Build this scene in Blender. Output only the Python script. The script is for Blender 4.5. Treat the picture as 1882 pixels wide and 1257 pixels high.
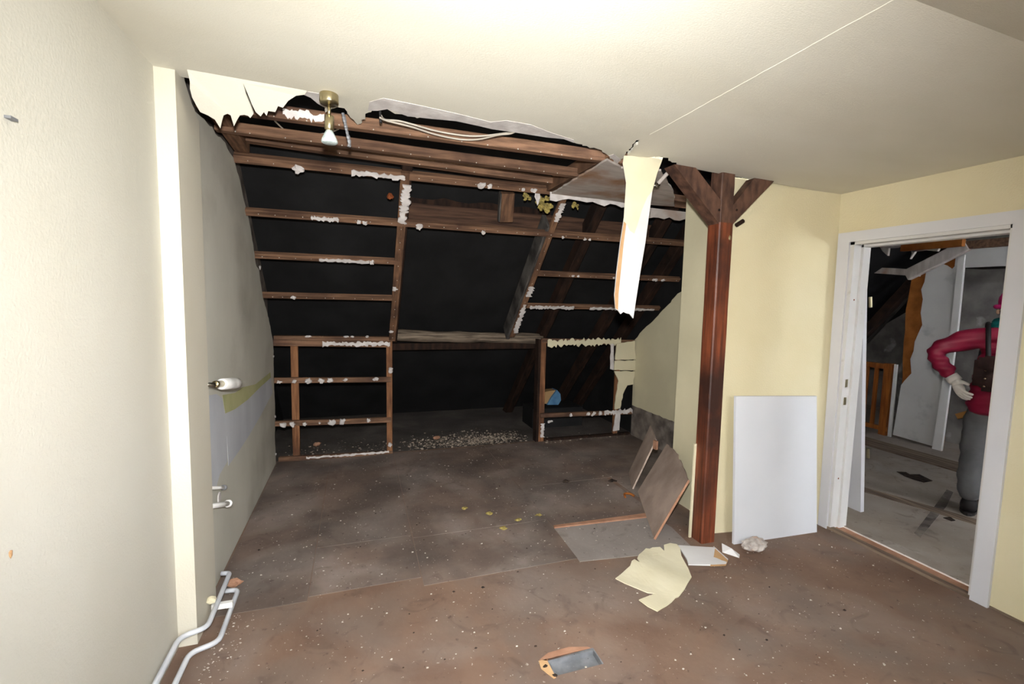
import bpy, bmesh, math, random
from mathutils import Vector, Matrix
from mathutils.geometry import tessellate_polygon
random.seed(7)
for o in list(bpy.data.objects): bpy.data.objects.remove(o)
S = bpy.context.scene
COL = S.collection

# ------------------------------------------------------------------ camera
FPX, YAW, PITCH, ROLL = 852.46, .32287, .088964, -.022686
W, HT, CAMH = 1882, 1257, 1.5
def basis():
    f = Vector((math.sin(YAW)*math.cos(PITCH), math.cos(YAW)*math.cos(PITCH), -math.sin(PITCH)))
    r = Vector((math.cos(YAW), -math.sin(YAW), 0)); d = f.cross(r)
    c, s = math.cos(ROLL), math.sin(ROLL)
    return c*r+s*d, -s*r+c*d, f
BR, BD, BF = basis()
CAM = Vector((0, 0, CAMH))
cam = bpy.data.cameras.new('camera'); camo = bpy.data.objects.new('camera', cam); COL.objects.link(camo)
m = Matrix((BR, -BD, -BF)).transposed().to_4x4(); m.translation = CAM
camo.matrix_world = m
cam.sensor_width = 36; cam.sensor_fit = 'HORIZONTAL'; cam.lens = FPX/W*36; cam.clip_start = .02
S.camera = camo

# ------------------------------------------------------------------ world, flash, exposure
S.view_settings.view_transform = 'Standard'; S.view_settings.look = 'None'
S.view_settings.gamma = 1; S.view_settings.use_curve_mapping = False
S.view_settings.exposure = 0.52
wd = bpy.data.worlds.new('overcast_sky'); S.world = wd; wd.use_nodes = True
bg = wd.node_tree.nodes['Background']; bg.inputs[0].default_value = (.90, .94, 1, 1); bg.inputs[1].default_value = 30.0
# the camera's flash, on the hot shoe a hand above the lens
fl = bpy.data.lights.new('camera_flash_offscreen', 'SPOT'); fl.energy = 330; fl.spot_size = math.radians(126); fl.spot_blend = 1.0
fl.shadow_soft_size = .03; fl.color = (1, .985, .95)
flo = bpy.data.objects.new('camera_flash_offscreen', fl); COL.objects.link(flo)
flo.location = CAM - BD*.14 - BF*.02
flo.rotation_euler = (BF*1.0 - BR*.05).to_track_quat('-Z', 'Y').to_euler()

# ------------------------------------------------------------------ pixel -> place
def ray(x, y): return BR*((x-W/2)/FPX) + BD*((y-HT/2)/FPX) + BF
def on(x, y, a, v):
    d = ray(x, y); i = 'xyz'.index(a); return CAM + d*((v-CAM[i])/d[i])
def onp(x, y, P, n):
    d = ray(x, y); n = Vector(n); return CAM + d*((Vector(P)-CAM).dot(n)/d.dot(n))
def zc(x): return 2.336-.0285*x
CP, CN = (0, 0, 2.336), (.0285, 0, 1)
def onc(x, y): return onp(x, y, CP, CN)
SP, SN = (0, 3.25, 2.33), (0, .984, 1)
def ons(x, y): return onp(x, y, SP, SN)
def zs(y): return 2.33-.984*(y-3.25)

# ------------------------------------------------------------------ materials
def lin(c): return tuple(((v/255)/12.92 if v/255 <= .04045 else ((v/255+.055)/1.055)**2.4) for v in c)+(1,)
M = {}
def mat(name, c1, c2=None, scale=8, rough=.7, bump=0, bscale=60, stretch=None, spec=.3, c3=None, scale3=2, amt3=(.45,.7), metal=0, detail=6, pos=(.35,.65), wave=None):
    m = bpy.data.materials.new(name); m.use_nodes = True; t = m.node_tree; N = t.nodes; L = t.links
    b = N['Principled BSDF']; b.inputs['Roughness'].default_value = rough; b.inputs['Specular IOR Level'].default_value = spec
    b.inputs['Metallic'].default_value = metal
    g = N.new('ShaderNodeNewGeometry'); src = g.outputs['Position']
    if stretch:
        mp = N.new('ShaderNodeMapping'); mp.inputs['Scale'].default_value = stretch; L.new(src, mp.inputs['Vector']); vec = mp.outputs[0]
    else: vec = src
    if c2:
        n = N.new('ShaderNodeTexNoise'); n.inputs['Scale'].default_value = scale; n.inputs['Detail'].default_value = detail; L.new(vec, n.inputs['Vector'])
        r = N.new('ShaderNodeValToRGB'); r.color_ramp.elements[0].color = lin(c1); r.color_ramp.elements[1].color = lin(c2)
        r.color_ramp.elements[0].position, r.color_ramp.elements[1].position = pos
        L.new(n.outputs['Fac'], r.inputs[0]); out = r.outputs[0]
        if c3:
            n3 = N.new('ShaderNodeTexNoise'); n3.inputs['Scale'].default_value = scale3; n3.inputs['Detail'].default_value = 8; L.new(src, n3.inputs['Vector'])
            mr = N.new('ShaderNodeMapRange'); mr.inputs[1].default_value, mr.inputs[2].default_value = amt3; L.new(n3.outputs['Fac'], mr.inputs[0])
            mx = N.new('ShaderNodeMix'); mx.data_type = 'RGBA'; L.new(mr.outputs[0], mx.inputs[0]); L.new(out, mx.inputs[6]); mx.inputs[7].default_value = lin(c3); out = mx.outputs[2]
        L.new(out, b.inputs['Base Color'])
    else: b.inputs['Base Color'].default_value = lin(c1)
    if bump or wave:
        if wave:
            n = N.new('ShaderNodeTexWave'); n.wave_type = 'BANDS'; n.bands_direction = 'Z'; n.wave_profile = 'SIN'
            n.inputs['Scale'].default_value = wave; n.inputs['Distortion'].default_value = .6; L.new(src, n.inputs['Vector']); h = n.outputs['Fac']
        else:
            n = N.new('ShaderNodeTexNoise'); n.inputs['Scale'].default_value = bscale; n.inputs['Detail'].default_value = 4; L.new(vec, n.inputs['Vector']); h = n.outputs['Fac']
        bp = N.new('ShaderNodeBump'); bp.inputs['Strength'].default_value = min(1, bump); bp.inputs['Distance'].default_value = .004 if not wave else .012
        L.new(h, bp.inputs['Height']); L.new(bp.outputs[0], b.inputs['Normal'])
    M[name] = m; return m

mat('wall_paint', (208,206,196), (203,200,188), 1.6, .85, .35, 120, spec=.15)
mat('wall_paint_yellow', (216,207,176), (210,199,163), 1.4, .85, .3, 120, spec=.15, c3=(203,170,110), scale3=1.3, amt3=(.68,.86))
mat('pilaster_paint', (210,206,192), (205,200,184), 1.6, .8, .2, 120, spec=.15)
mat('ceiling_paint', (212,209,197), (207,203,189), 1.2, .9, .3, 150, stretch=(1,2.5,1), spec=.1)
mat('recess_plaster', (206,205,195), (195,194,183), 2.2, .9, .3, 60, stretch=(1,1,.5), spec=.1, c3=(160,157,146), scale3=1.6, amt3=(.5,.8))
mat('recess_cream', (212,205,176), (198,191,163), 1.8, .9, .2, 60, spec=.1)
mat('bare_blue', (198,202,208), (184,188,196), 2, .9, .2, 60, stretch=(1,2,.8), spec=.1)
mat('old_green', (186,186,140), (172,174,128), 5, .9, spec=.1)
mat('gypsum', (214,210,208), (188,182,180), 14, .9, .5, 70, spec=.1)
mat('gypsum_dirty', (188,180,174), (166,157,150), 5, .9, .3, 40, stretch=(1,4,1), spec=.1, c3=(148,112,84), scale3=2.5, amt3=(.56,.72))
mat('paper_back', (128,92,66), (105,74,54), 9, .9, spec=.1)
mat('masonry', (132,122,114), (76,70,67), 6, .95, .8, 30, spec=.1, c3=(150,142,136), scale3=5, amt3=(.55,.75))
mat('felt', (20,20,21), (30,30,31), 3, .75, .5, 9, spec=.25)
mat('wood_x', (134,102,80), (86,64,50), 5, .8, .5, 30, stretch=(.6,9,9), spec=.2, c3=(70,50,42), scale3=3, amt3=(.5,.75))
mat('wood_s', (130,97,73), (82,60,46), 5, .8, .5, 30, stretch=(9,1,1), spec=.2, c3=(66,48,40), scale3=4, amt3=(.5,.75))
mat('wood_z', (150,106,74), (100,66,44), 5, .8, .5, 30, stretch=(9,9,.7), spec=.2, c3=(74,50,38), scale3=3, amt3=(.5,.75))
mat('wood_y', (136,118,102), (88,74,63), 5, .85, .4, 30, stretch=(9,.6,9), spec=.15)
mat('wood_tie', (92,68,54), (56,42,36), 5, .85, .5, 30, stretch=(.6,9,9), spec=.15)
mat('wood_grey', (140,126,110), (80,70,61), 6, .85, .6, 30, stretch=(.6,9,9), spec=.15)
mat('wood_greys', (96,92,88), (50,47,46), 6, .85, .6, 30, stretch=(9,1,1), spec=.15)
mat('wood_dark', (52,36,28), (30,22,19), 6, .85, .5, 30, stretch=(4,1,1), spec=.15)
mat('post_stain', (128,68,42), (82,42,28), 4, .45, .4, 30, stretch=(12,12,.7), spec=.4, c3=(52,30,24), scale3=2.2, amt3=(.42,.62))
mat('post_head', (100,72,58), (64,45,38), 5, .6, .4, 30, stretch=(5,5,2), spec=.3, c3=(120,92,76), scale3=6, amt3=(.58,.75))
mat('hardboard_edge', (172,132,108), (146,108,86), 12, .8, spec=.2)
mat('board_face', (180,162,150), (164,147,136), 6, .85, .4, 30, spec=.15, c3=(140,124,114), scale3=4, amt3=(.5,.75))
mat('white_gloss', (208,208,211), (202,202,206), 2, .35, spec=.4)
mat('white_worn', (206,205,203), (199,197,194), 4, .45, spec=.3, c3=(180,172,162), scale3=9, amt3=(.68,.8))
mat('white_panel', (212,214,219), (208,210,215), 1.5, .45, spec=.35)
mat('cream_card', (222,215,188), (213,205,175), 4, .8, .3, 30, spec=.15)
mat('white_card', (216,215,214), (204,202,202), 4, .8, spec=.15)
mat('tan_card', (196,160,118), (170,132,96), 7, .85, spec=.15)
mat('pipe_paint', (206,210,216), (190,194,202), 10, .35, spec=.5)
mat('plastic_white', (232,232,230), None, rough=.4, spec=.4)
mat('brass', (196,184,150), (172,160,126), 10, .28, metal=1)
mat('chrome', (200,198,192), (170,168,160), 10, .25, metal=1)
mat('lamp_glass', (178,196,196), (206,216,214), 60, .12, spec=.6, bump=.8, bscale=160)
mat('cable', (176,168,156), None, rough=.5)
mat('cable_black', (34,32,32), None, rough=.5)
mat('insulation', (166,150,88), (128,116,72), 30, .95, 1, 60, spec=.05)
mat('crumb', (206,200,190), (160,150,138), 25, .95, spec=.1)
mat('crumb_mid', (176,164,150), (112,98,86), 40, .95, spec=.1)
mat('crumb_dark', (70,58,50), (38,34,32), 25, .95, spec=.1)
mat('rust', (120,62,30), None, rough=.9)
mat('concrete_lump', (196,190,184), (160,152,146), 22, .95, 1, 40, spec=.1, c3=(170,140,118), scale3=9, amt3=(.58,.7))
mat('metal_grey', (140,142,146), (116,118,122), 20, .5, metal=.3)
mat('hall_white', (196,195,193), (184,183,181), 2, .8, spec=.15, c3=(150,148,148), scale3=4, amt3=(.6,.8))
mat('hall_grey', (126,122,118), (96,92,90), 5, .95, .4, 30, spec=.1, c3=(166,164,162), scale3=3.2, amt3=(.6,.68))
mat('fibreboard', (150,92,44), (122,70,32), 8, .9, .5, 50, spec=.1)
mat('rail_wood', (150,88,38), (116,62,26), 5, .5, stretch=(8,8,.8), spec=.3)
mat('bar_wood', (150,104,52), None, rough=.6)
mat('jacket', (140,24,54), (122,18,46), 6, .5, .6, wave=3.4, spec=.4)
mat('trousers', (104,104,106), (84,84,86), 8, .8, .6, 12, spec=.15)
mat('hat', (206,50,120), (184,40,104), 40, .9, .8, 90, spec=.1)
mat('scarf', (20,120,116), (12,92,92), 30, .85, .6, 50, spec=.2)
mat('glove', (214,208,200), (196,190,182), 12, .8, spec=.2)
mat('boot', (40,36,36), (28,26,26), 12, .6, spec=.3)
mat('skin', (206,160,136), None, rough=.55)
mat('hair', (70,50,38), (50,36,28), 40, .6)
mat('pack', (62,42,38), (44,30,28), 14, .6, .5, 60, spec=.3)
mat('pack_studs', (150,124,100), None, rough=.4, metal=.4)
mat('packet_tan', (164,132,92), None, rough=.8)
mat('packet_blue', (96,142,176), (60,100,140), 9, .6)
def glass():
    m = bpy.data.materials.new('window_glass'); m.use_nodes = True; t = m.node_tree; N = t.nodes; N.clear()
    o = N.new('ShaderNodeOutputMaterial'); x = N.new('ShaderNodeMixShader'); a = N.new('ShaderNodeBsdfTransparent'); g = N.new('ShaderNodeBsdfGlossy')
    g.inputs['Roughness'].default_value = .02; x.inputs[0].default_value = .08
    t.links.new(a.outputs[0], x.inputs[1]); t.links.new(g.outputs[0], x.inputs[2]); t.links.new(x.outputs[0], o.inputs[0]); M['window_glass'] = m
glass()
def floor_mat(name, brown1, brown2, dust, soot, dust_bias):
    """hardboard with patches of dust and soot"""
    m = bpy.data.materials.new(name); m.use_nodes = True; t = m.node_tree; N = t.nodes; L = t.links
    b = N['Principled BSDF']; b.inputs['Roughness'].default_value = .75; b.inputs['Specular IOR Level'].default_value = .2
    g = N.new('ShaderNodeNewGeometry'); P = g.outputs['Position']
    def noise(s, d=8, dist=0):
        n = N.new('ShaderNodeTexNoise'); n.inputs['Scale'].default_value = s; n.inputs['Detail'].default_value = d; n.inputs['Distortion'].default_value = dist; L.new(P, n.inputs['Vector']); return n.outputs['Fac']
    def rng(v, a, bb, c=0, d=1):
        r = N.new('ShaderNodeMapRange'); L.new(v, r.inputs[0])
        for i, q in enumerate((a, bb, c, d)): r.inputs[i+1].default_value = q
        return r.outputs[0]
    def mix(f, A, B):
        x = N.new('ShaderNodeMix'); x.data_type = 'RGBA'
        if hasattr(f, 'links') or not isinstance(f, (int, float)): L.new(f, x.inputs[0])
        else: x.inputs[0].default_value = f
        for i, q in ((6, A), (7, B)):
            if isinstance(q, tuple): x.inputs[i].default_value = lin(q)
            else: L.new(q, x.inputs[i])
        return x.outputs[2]
    def math_(op, a, bb):
        x = N.new('ShaderNodeMath'); x.operation = op; x.use_clamp = True
        for i, q in enumerate((a, bb)):
            if isinstance(q, (int, float)): x.inputs[i].default_value = q
            else: L.new(q, x.inputs[i])
        return x.outputs[0]
    c = mix(rng(noise(3.2), .35, .65), brown1, brown2)
    c = mix(rng(noise(1.5, 9, .6), .5+dust_bias, .72+dust_bias, 0, .75), c, dust)
    c = mix(rng(noise(2.2, 9, .4), .42, .68, 0, .7), c, soot)
    c = mix(rng(noise(6.5, 10, 1.2), .58, .70, 0, .42), c, (84, 70, 62))
    c = mix(rng(noise(26, 3), .66, .74, 0, .5), c, (64, 52, 46))
    c = mix(rng(noise(60, 2), .69, .74, 0, .55), c, (190, 182, 172))
    L.new(c, b.inputs['Base Color'])
    bp = N.new('ShaderNodeBump'); bp.inputs['Strength'].default_value = .35; bp.inputs['Distance'].default_value = .004; L.new(noise(34), bp.inputs['Height']); L.new(bp.outputs[0], b.inputs['Normal'])
    M[name] = m
floor_mat('floor_room', (128,105,90), (111,89,76), (138,126,118), (112,102,95), .0)
floor_mat('floor_recess', (124,107,97), (105,91,83), (148,138,131), (72,67,64), -.06)
floor_mat('floor_greysheet', (144,136,131), (130,122,117), (154,147,142), (134,126,121), .02)
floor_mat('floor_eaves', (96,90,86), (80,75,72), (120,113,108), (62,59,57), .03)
floor_mat('floor_hall', (158,147,136), (136,125,115), (172,164,156), (146,138,130), .0)

# ------------------------------------------------------------------ builders
def link(o, parent=None):
    COL.objects.link(o)
    if parent: o.parent = parent
    return o
def tag(o, label=None, cat=None, group=None, kind=None):
    if label: o['label'] = label
    if cat: o['category'] = cat
    if group: o['group'] = group
    if kind: o['kind'] = kind
    return o
def empty(name, loc, label, cat, group=None, kind=None):
    o = bpy.data.objects.new(name, None); o.location = loc; o.empty_display_size = .1
    link(o); return tag(o, label, cat, group, kind)
def wloc(o):
    v = Vector((0, 0, 0))
    while o: v = v+o.location; o = o.parent
    return v
def mk(name, bm, mt, parent=None, smooth=False):
    """world-space bmesh -> object with its origin at the base"""
    bmesh.ops.recalc_face_normals(bm, faces=bm.faces)
    xs = [v.co for v in bm.verts]
    lo = Vector((min(c.x for c in xs), min(c.y for c in xs), min(c.z for c in xs))); hi = Vector((max(c.x for c in xs), max(c.y for c in xs), max(c.z for c in xs)))
    org = Vector(((lo.x+hi.x)/2, (lo.y+hi.y)/2, lo.z))
    bmesh.ops.translate(bm, verts=bm.verts, vec=-org)
    me = bpy.data.meshes.new(name); bm.to_mesh(me); bm.free()
    for x in (mt if isinstance(mt, (list, tuple)) else [mt]): me.materials.append(M[x])
    if smooth:
        for p in me.polygons: p.use_smooth = True
    o = bpy.data.objects.new(name, me); o.location = org-(wloc(parent) if parent else Vector((0, 0, 0)))
    return link(o, parent)
def NB(): return bmesh.new()
def box(bm, x0, x1, y0, y1, z0, z1, mi=0):
    v = [bm.verts.new(p) for p in ((x0,y0,z0),(x1,y0,z0),(x1,y1,z0),(x0,y1,z0),(x0,y0,z1),(x1,y0,z1),(x1,y1,z1),(x0,y1,z1))]
    for q in ((0,3,2,1),(4,5,6,7),(0,1,5,4),(1,2,6,5),(2,3,7,6),(3,0,4,7)):
        bm.faces.new([v[i] for i in q]).material_index = mi
    return bm
def bx(name, x0, x1, y0, y1, z0, z1, mt, parent=None, bev=0):
    bm = box(NB(), x0, x1, y0, y1, z0, z1)
    if bev: bmesh.ops.bevel(bm, geom=bm.edges[:], offset=bev, segments=1, affect='EDGES')
    return mk(name, bm, mt, parent)
def prism(name, pts, off, mt, parent=None):
    """plate: polygon pts (3D, coplanar) extruded by vector off"""
    bm = NB(); off = Vector(off)
    a = [bm.verts.new(p) for p in pts]; b = [bm.verts.new(Vector(p)+off) for p in pts]
    n = len(pts)
    for i in range(n): bm.faces.new((a[i], b[i], b[(i+1) % n], a[(i+1) % n]))
    P = [Vector(p) for p in pts]; nr = Vector((0, 0, 0))
    for i in range(n): nr += (P[i]-P[0]).cross(P[(i+1) % n]-P[0])
    nr.normalize(); u = nr.orthogonal().normalized(); w = nr.cross(u)
    for t in tessellate_polygon([[Vector((p.dot(u), p.dot(w), 0)) for p in P]]):
        for q in (a, b):
            try: bm.faces.new([q[i] for i in t])
            except ValueError: pass
    return mk(name, bm, mt, parent)
def jag(pts, amp, step, rnd=None):
    """roughen an open polyline inside its own plane span"""
    rnd = rnd or random; out = []
    for p, q in zip(pts[:-1], pts[1:]):
        p = Vector(p); q = Vector(q); n = max(1, int((q-p).length/step)); d = (q-p)
        for i in range(n):
            v = p+d*(i/n)
            if i: v = v+Vector([rnd.uniform(-amp, amp) if abs(d[k]) > 1e-6 or True else 0 for k in range(3)])
            out.append(v)
    out.append(Vector(pts[-1])); return out
def beam(name, A, B, w, h, up, mt, parent=None, bev=.003, wob=0):
    """straight timber from A to B; w across, h along 'up'; A-B is the centre line. slightly uneven along its length"""
    A = Vector(A); B = Vector(B); d = (B-A).normalized(); up = Vector(up); up = (up-d*up.dot(d)).normalized(); s = d.cross(up)
    n = max(1, int((B-A).length/.25)); bm = NB(); rings = []
    for i in range(n+1):
        c = A+(B-A)*(i/n)+(s*random.uniform(-wob, wob)+up*random.uniform(-wob, wob))
        ww, hh = w/2*(1+random.uniform(-.04, .04)), h/2*(1+random.uniform(-.04, .04))
        k = .12; prof = [(-1, -1+k), (-1+k, -1), (1-k, -1), (1, -1+k), (1, 1-k), (1-k, 1), (-1+k, 1), (-1, 1-k)]
        rings.append([bm.verts.new(c+s*(ww*a)+up*(hh*b)) for a, b in prof])
    for r0, r1 in zip(rings[:-1], rings[1:]):
        for i in range(8): bm.faces.new((r0[i], r0[(i+1) % 8], r1[(i+1) % 8], r1[i]))
    bm.faces.new(rings[0][::-1]); bm.faces.new(rings[-1])
    return mk(name, bm, mt, parent)
def tube(bm, pts, r, seg=10, cap=True):
    pts = [Vector(p) for p in pts]; rings = []
    rad = r if isinstance(r, (list, tuple)) else [r]*len(pts)
    t0 = (pts[1]-pts[0]).normalized(); u = t0.orthogonal().normalized()
    for i, p in enumerate(pts):
        a = pts[max(0, i-1)]; b = pts[min(len(pts)-1, i+1)]; t = (b-a).normalized()
        u = (u-t*u.dot(t)).normalized(); v = t.cross(u)
        rings.append([bm.verts.new(p+(u*math.cos(2*math.pi*k/seg)+v*math.sin(2*math.pi*k/seg))*rad[i]) for k in range(seg)])
    for a, b in zip(rings[:-1], rings[1:]):
        for k in range(seg): bm.faces.new((a[k], a[(k+1) % seg], b[(k+1) % seg], b[k]))
    if cap: bm.faces.new(rings[0][::-1]); bm.faces.new(rings[-1])
    return bm
def lathe(bm, base, axis, prof, seg=20):
    """prof: list of (t along axis, radius)"""
    axis = Vector(axis).normalized(); base = Vector(base); u = axis.orthogonal().normalized(); v = axis.cross(u); rings = []
    for t, r in prof:
        rings.append([bm.verts.new(base+axis*t+(u*math.cos(2*math.pi*k/seg)+v*math.sin(2*math.pi*k/seg))*max(r, 1e-4)) for k in range(seg)])
    for a, b in zip(rings[:-1], rings[1:]):
        for k in range(seg): bm.faces.new((a[k], a[(k+1) % seg], b[(k+1) % seg], b[k]))
    bm.faces.new(rings[0][::-1]); bm.faces.new(rings[-1]); return bm
def smooth_path(pts, n=6):
    pts = [Vector(p) for p in pts]; out = []
    for i in range(len(pts)-1):
        p0, p1, p2, p3 = pts[max(0, i-1)], pts[i], pts[i+1], pts[min(len(pts)-1, i+2)]
        for k in range(n):
            t = k/n; out.append(.5*((2*p1)+(p2-p0)*t+(2*p0-5*p1+4*p2-p3)*t*t+(3*p1-p0-3*p2+p3)*t**3))
    out.append(pts[-1]); return out
def blob(bm, c, rx, ry, rz, sub=2, rough=.25, rnd=random):
    r = bmesh.ops.create_icosphere(bm, subdivisions=sub, radius=1)
    for v in r['verts']:
        k = 1+rnd.uniform(-rough, rough); v.co = Vector((c[0]+v.co.x*rx*k, c[1]+v.co.y*ry*k, c[2]+v.co.z*rz*k))
    return bm

# ================================================================== SETTING
XL, XR, YB, TH = -.73, 3.04, 2.27, .12
XS, XE = -.70, 2.97          # side walls of the open alcove
YK = 4.55                    # knee-wall line
YR, ZR = -1.5, None          # rear of the room, behind the camera
SLP = math.tan(math.radians(25)); YC = .885
def zslope(x, y): return zc(x)-(YC-y)*SLP

# ---- floor -------------------------------------------------------
HX0, HX1, HY0, HY1 = .745, .965, 1.585, 1.675      # socket hole
bm = NB()
for a in ((XL-.1, HX0, YR, YK), (HX1, XR, YR, YK), (HX0, HX1, YR, HY0), (HX0, HX1, HY1, YK)):
    box(bm, a[0], a[1], a[2], a[3], -.12, 0)
fl_o = mk('floor', bm, 'floor_room'); tag(fl_o, 'brown dusty hardboard floor of the stripped attic room', 'floor', kind='structure')
sheets = [(-.69,-.245,2.36,4.5,'floor_recess'), (-.24,.318,2.40,2.868,'floor_recess'), (-.24,.318,2.874,4.5,'floor_recess'), (.323,1.228,2.33,2.83,'floor_recess'),
          (.323,1.228,2.836,4.5,'floor_recess'), (1.234,2.02,2.72,3.4,'floor_recess'), (1.234,2.06,3.405,4.5,'floor_recess'), (2.065,2.96,2.95,4.5,'floor_recess')]
for x0, x1, y0, y1, mt in sheets:
    a = random.uniform(-.006, .006)
    prism('floor_sheet', [(x0, y0+a, 0), (x1, y0-a, 0), (x1, y1, 0), (x0, y1, 0)], (0, 0, .0035), mt, fl_o)
prism('grey_floor_sheet', [(1.23,2.70,0), (1.215,2.30,0), (1.955,2.22,0), (2.0,2.5,0), (1.98,2.66,0)], (0, 0, .004), 'floor_greysheet', fl_o)
prism('sheet_edge', [(1.23,2.702,0), (1.98,2.662,0), (1.99,2.715,0), (1.235,2.728,0)], (0, 0, .012), 'hardboard_edge', fl_o)
ef = bx('floor_eaves', XS-.2, XE+.2, YK+.001, 6.4, -.12, 0, 'floor_eaves'); tag(ef, 'black sooty floor boards behind the knee wall studs', 'floor', kind='structure')

# ---- left wall and pilaster -------------------------------------
bm = NB(); a = [(XL, YR, 0), (XL, 2.6, 0), (XL, 2.6, zc(XL)+.05), (XL, YC, zc(XL)+.05), (XL, YR, zslope(XL, YR)+.05)]
wl = prism('wall_left', a, (-TH, 0, 0), 'wall_paint'); tag(wl, 'off-white textured wall beside the pilaster', 'wall', kind='structure')
XP = -.66
pil = prism('wall_left_pilaster', [(XP, 2.19, 0), (XP, 2.47, 0), *[Vector((XP, p.y, p.z)) for p in jag([(XP, 2.47, 2.26), (XP, 2.38, 2.30), (XP, 2.30, 2.36), (XP, 2.28, 2.40)], .008, .03)], (XP, 2.19, 2.40)], (XL-XP-.01, 0, 0), 'pilaster_paint')
tag(pil, 'narrow cream pilaster projecting from the wall in front of the alcove', 'pilaster', kind='structure')
# torn upper edge of the alcove's side wall follows the roof slope
edge_px = [(370,215),(382,228),(390,233),(396,246),(405,252),(414,262),(422,280),(430,291),(436,316),(441,332),(447,362),(455,392),(462,430),(468,468),(470,485),(476,495),(478,515),(483,545),(490,570),(497,600),(501,622),(503,645),(503,700),(505,735),(506,772),(505,800),(507,846)]
pts = [on(x, y, 'x', XS) for x, y in edge_px]
pj = jag(pts, .007, .035); pj = [Vector((XS, p.y, max(0, p.z))) for p in pj]
wrl = prism('wall_alcove_left', [Vector((XS, 2.44, 0)), Vector((XS, 2.44, 2.32))]+pj+[Vector((XS, pj[-1].y, 0))], (-.05, 0, 0), 'recess_plaster')
tag(wrl, 'grey stained plaster side wall of the alcove with torn sloping edge', 'wall', kind='structure')
def patch(name, px, mt, d=.0015, parent=None):
    return prism(name, [on(x, y, 'x', XS+d) for x, y in px], (-d*.9, 0, 0), mt, parent)
patch('bare_plaster_patch', [(379,728),(398,724),(409,732),(414,760),(417,800),(418,848),(404,872),(397,898),(388,900)], 'bare_blue', .0022, wrl)
patch('bare_plaster_patch', [(414,760),(432,752),(455,735),(478,712),(498,694),(501,722),(480,762),(458,800),(440,828),(420,856),(417,800)], 'bare_blue', .0015, wrl)
patch('green_paint_patch', [(409,726),(432,722),(445,712),(470,706),(497,684),(498,694),(478,712),(455,735),(432,752),(414,760)], 'old_green', .001, wrl)
# wallpaper curls on the torn edge
for x, y, r in ((478,492,.02),(503,655,.018),(506,765,.018),(507,835,.016),(403,235,.016)):
    c = on(x, y, 'x', XS+.006); blob(bmx := NB(), c, .006, r, r*.8, 1, .4); mk('plaster_curl', bmx, 'gypsum', wrl)

# ---- ceiling -----------------------------------------------------
tear_px = [(560,173),(571,179),(584,189),(594,196),(598,207),(608,201),(620,197),(633,199),(644,216),(657,229),(671,214),(682,206),(698,199),(749,214),(794,217),(838,220),(880,230),(905,236),(934,240),(972,246),(1004,251),(1036,254),(1055,262),(1084,272),(1106,276),(1119,287),(1135,300),(1169,258),(1175,257),(1153,287),(1183,288),(1218,287),(1232,296),(1250,305)]
tp = [onc(x, y) for x, y in tear_px]
tj = []
for p, q in zip(tp[:-1], tp[1:]):
    n = max(1, int((q-p).length/.022))
    for i in range(n):
        v = p+(q-p)*(i/n)
        if i: v = v+Vector((random.uniform(-.010, .010), random.uniform(-.016, .014), 0))
        tj.append(v)
tj.append(tp[-1])
YH = 2.165                        # hinge line of the sagging flap
cpts = [Vector((XL-.02, YC, 0)), Vector((XL-.02, 2.25, 0)), Vector((-.60, 2.25, 0)), Vector((-.605, YH, 0)), Vector((-.19, YH, 0))]+tj+[Vector((1.95, 2.30, 0)), Vector((XR+.05, 2.32, 0)), Vector((XR+.05, YC, 0))]
cpts = [Vector((p.x, p.y, zc(p.x))) for p in cpts]
ceil = prism('ceiling', cpts, (0, 0, .014), 'ceiling_paint'); tag(ceil, 'cream papered ceiling torn open along its far edge', 'ceiling', kind='structure')
# flap of ceiling board that hangs down and catches the light
fpx = [(351,128),(349,150),(349,163),(353,179),(362,196),(368,206),(382,212),(395,220),(405,236),(408,222),(411,212),(418,209),(424,212),(430,232),(436,220),(441,212),(449,211),(456,213),(460,217),(466,209),(460,193),(452,174),(447,153),(455,172),(463,192),(470,206),(479,214),(485,206),(490,213),(493,204),(506,206),(511,195),(520,198),(530,185),(544,176),(560,174)]
a = math.radians(38); FP = Vector((-.4, YH, zc(-.4))); FN = Vector((0, math.sin(a), math.cos(a)))
fp = [onp(x, y, FP, FN) for x, y in fpx]
fpts = [Vector((-.19, YH, zc(-.19)))]+[Vector((-.612, YH, zc(-.612)))]+[p for p in fp if p.y > YH+.002]
prism('torn_ceiling_flap', fpts, FN*.012, 'ceiling_paint', ceil)
# bare gypsum where the paper has come away
bpx = [(676,203),(679,187),(705,180),(765,192),(838,208),(902,224),(931,221),(976,229),(1011,243),(1055,257),(1055,262),(1036,255),(1004,252),(972,247),(934,241),(905,237),(880,231),(838,222),(794,218),(749,213),(712,200),(694,203)]
prism('bare_gypsum_edge', [onc(x, y)+Vector((0, 0, -.0015)) for x, y in bpx], (0, 0, .004), 'gypsum', ceil)
prism('bare_gypsum_edge', [onc(x, y)+Vector((0, 0, -.0015)) for x, y in [(557,173),(566,168),(590,172),(596,180),(594,196),(584,190),(571,179)]], (0, 0, .004), 'gypsum', ceil)
prism('bare_gypsum_edge', [onc(x, y)+Vector((0, 0, -.0015)) for x, y in [(1119,286),(1128,283),(1140,292),(1135,301)]], (0, 0, .004), 'gypsum', ceil)
# paper joint running towards the torn edge
bm = NB(); n = 40; yj = 1.96
pa = [Vector((1.322+random.uniform(-.0015, .0015), YC+(yj-YC)*i/n, 0)) for i in range(n+1)]
tube(bm, [Vector((p.x, p.y, zc(p.x)-.0005)) for p in pa], .0016, 6); mk('paper_joint', bm, 'ceiling_paint', ceil)
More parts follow.
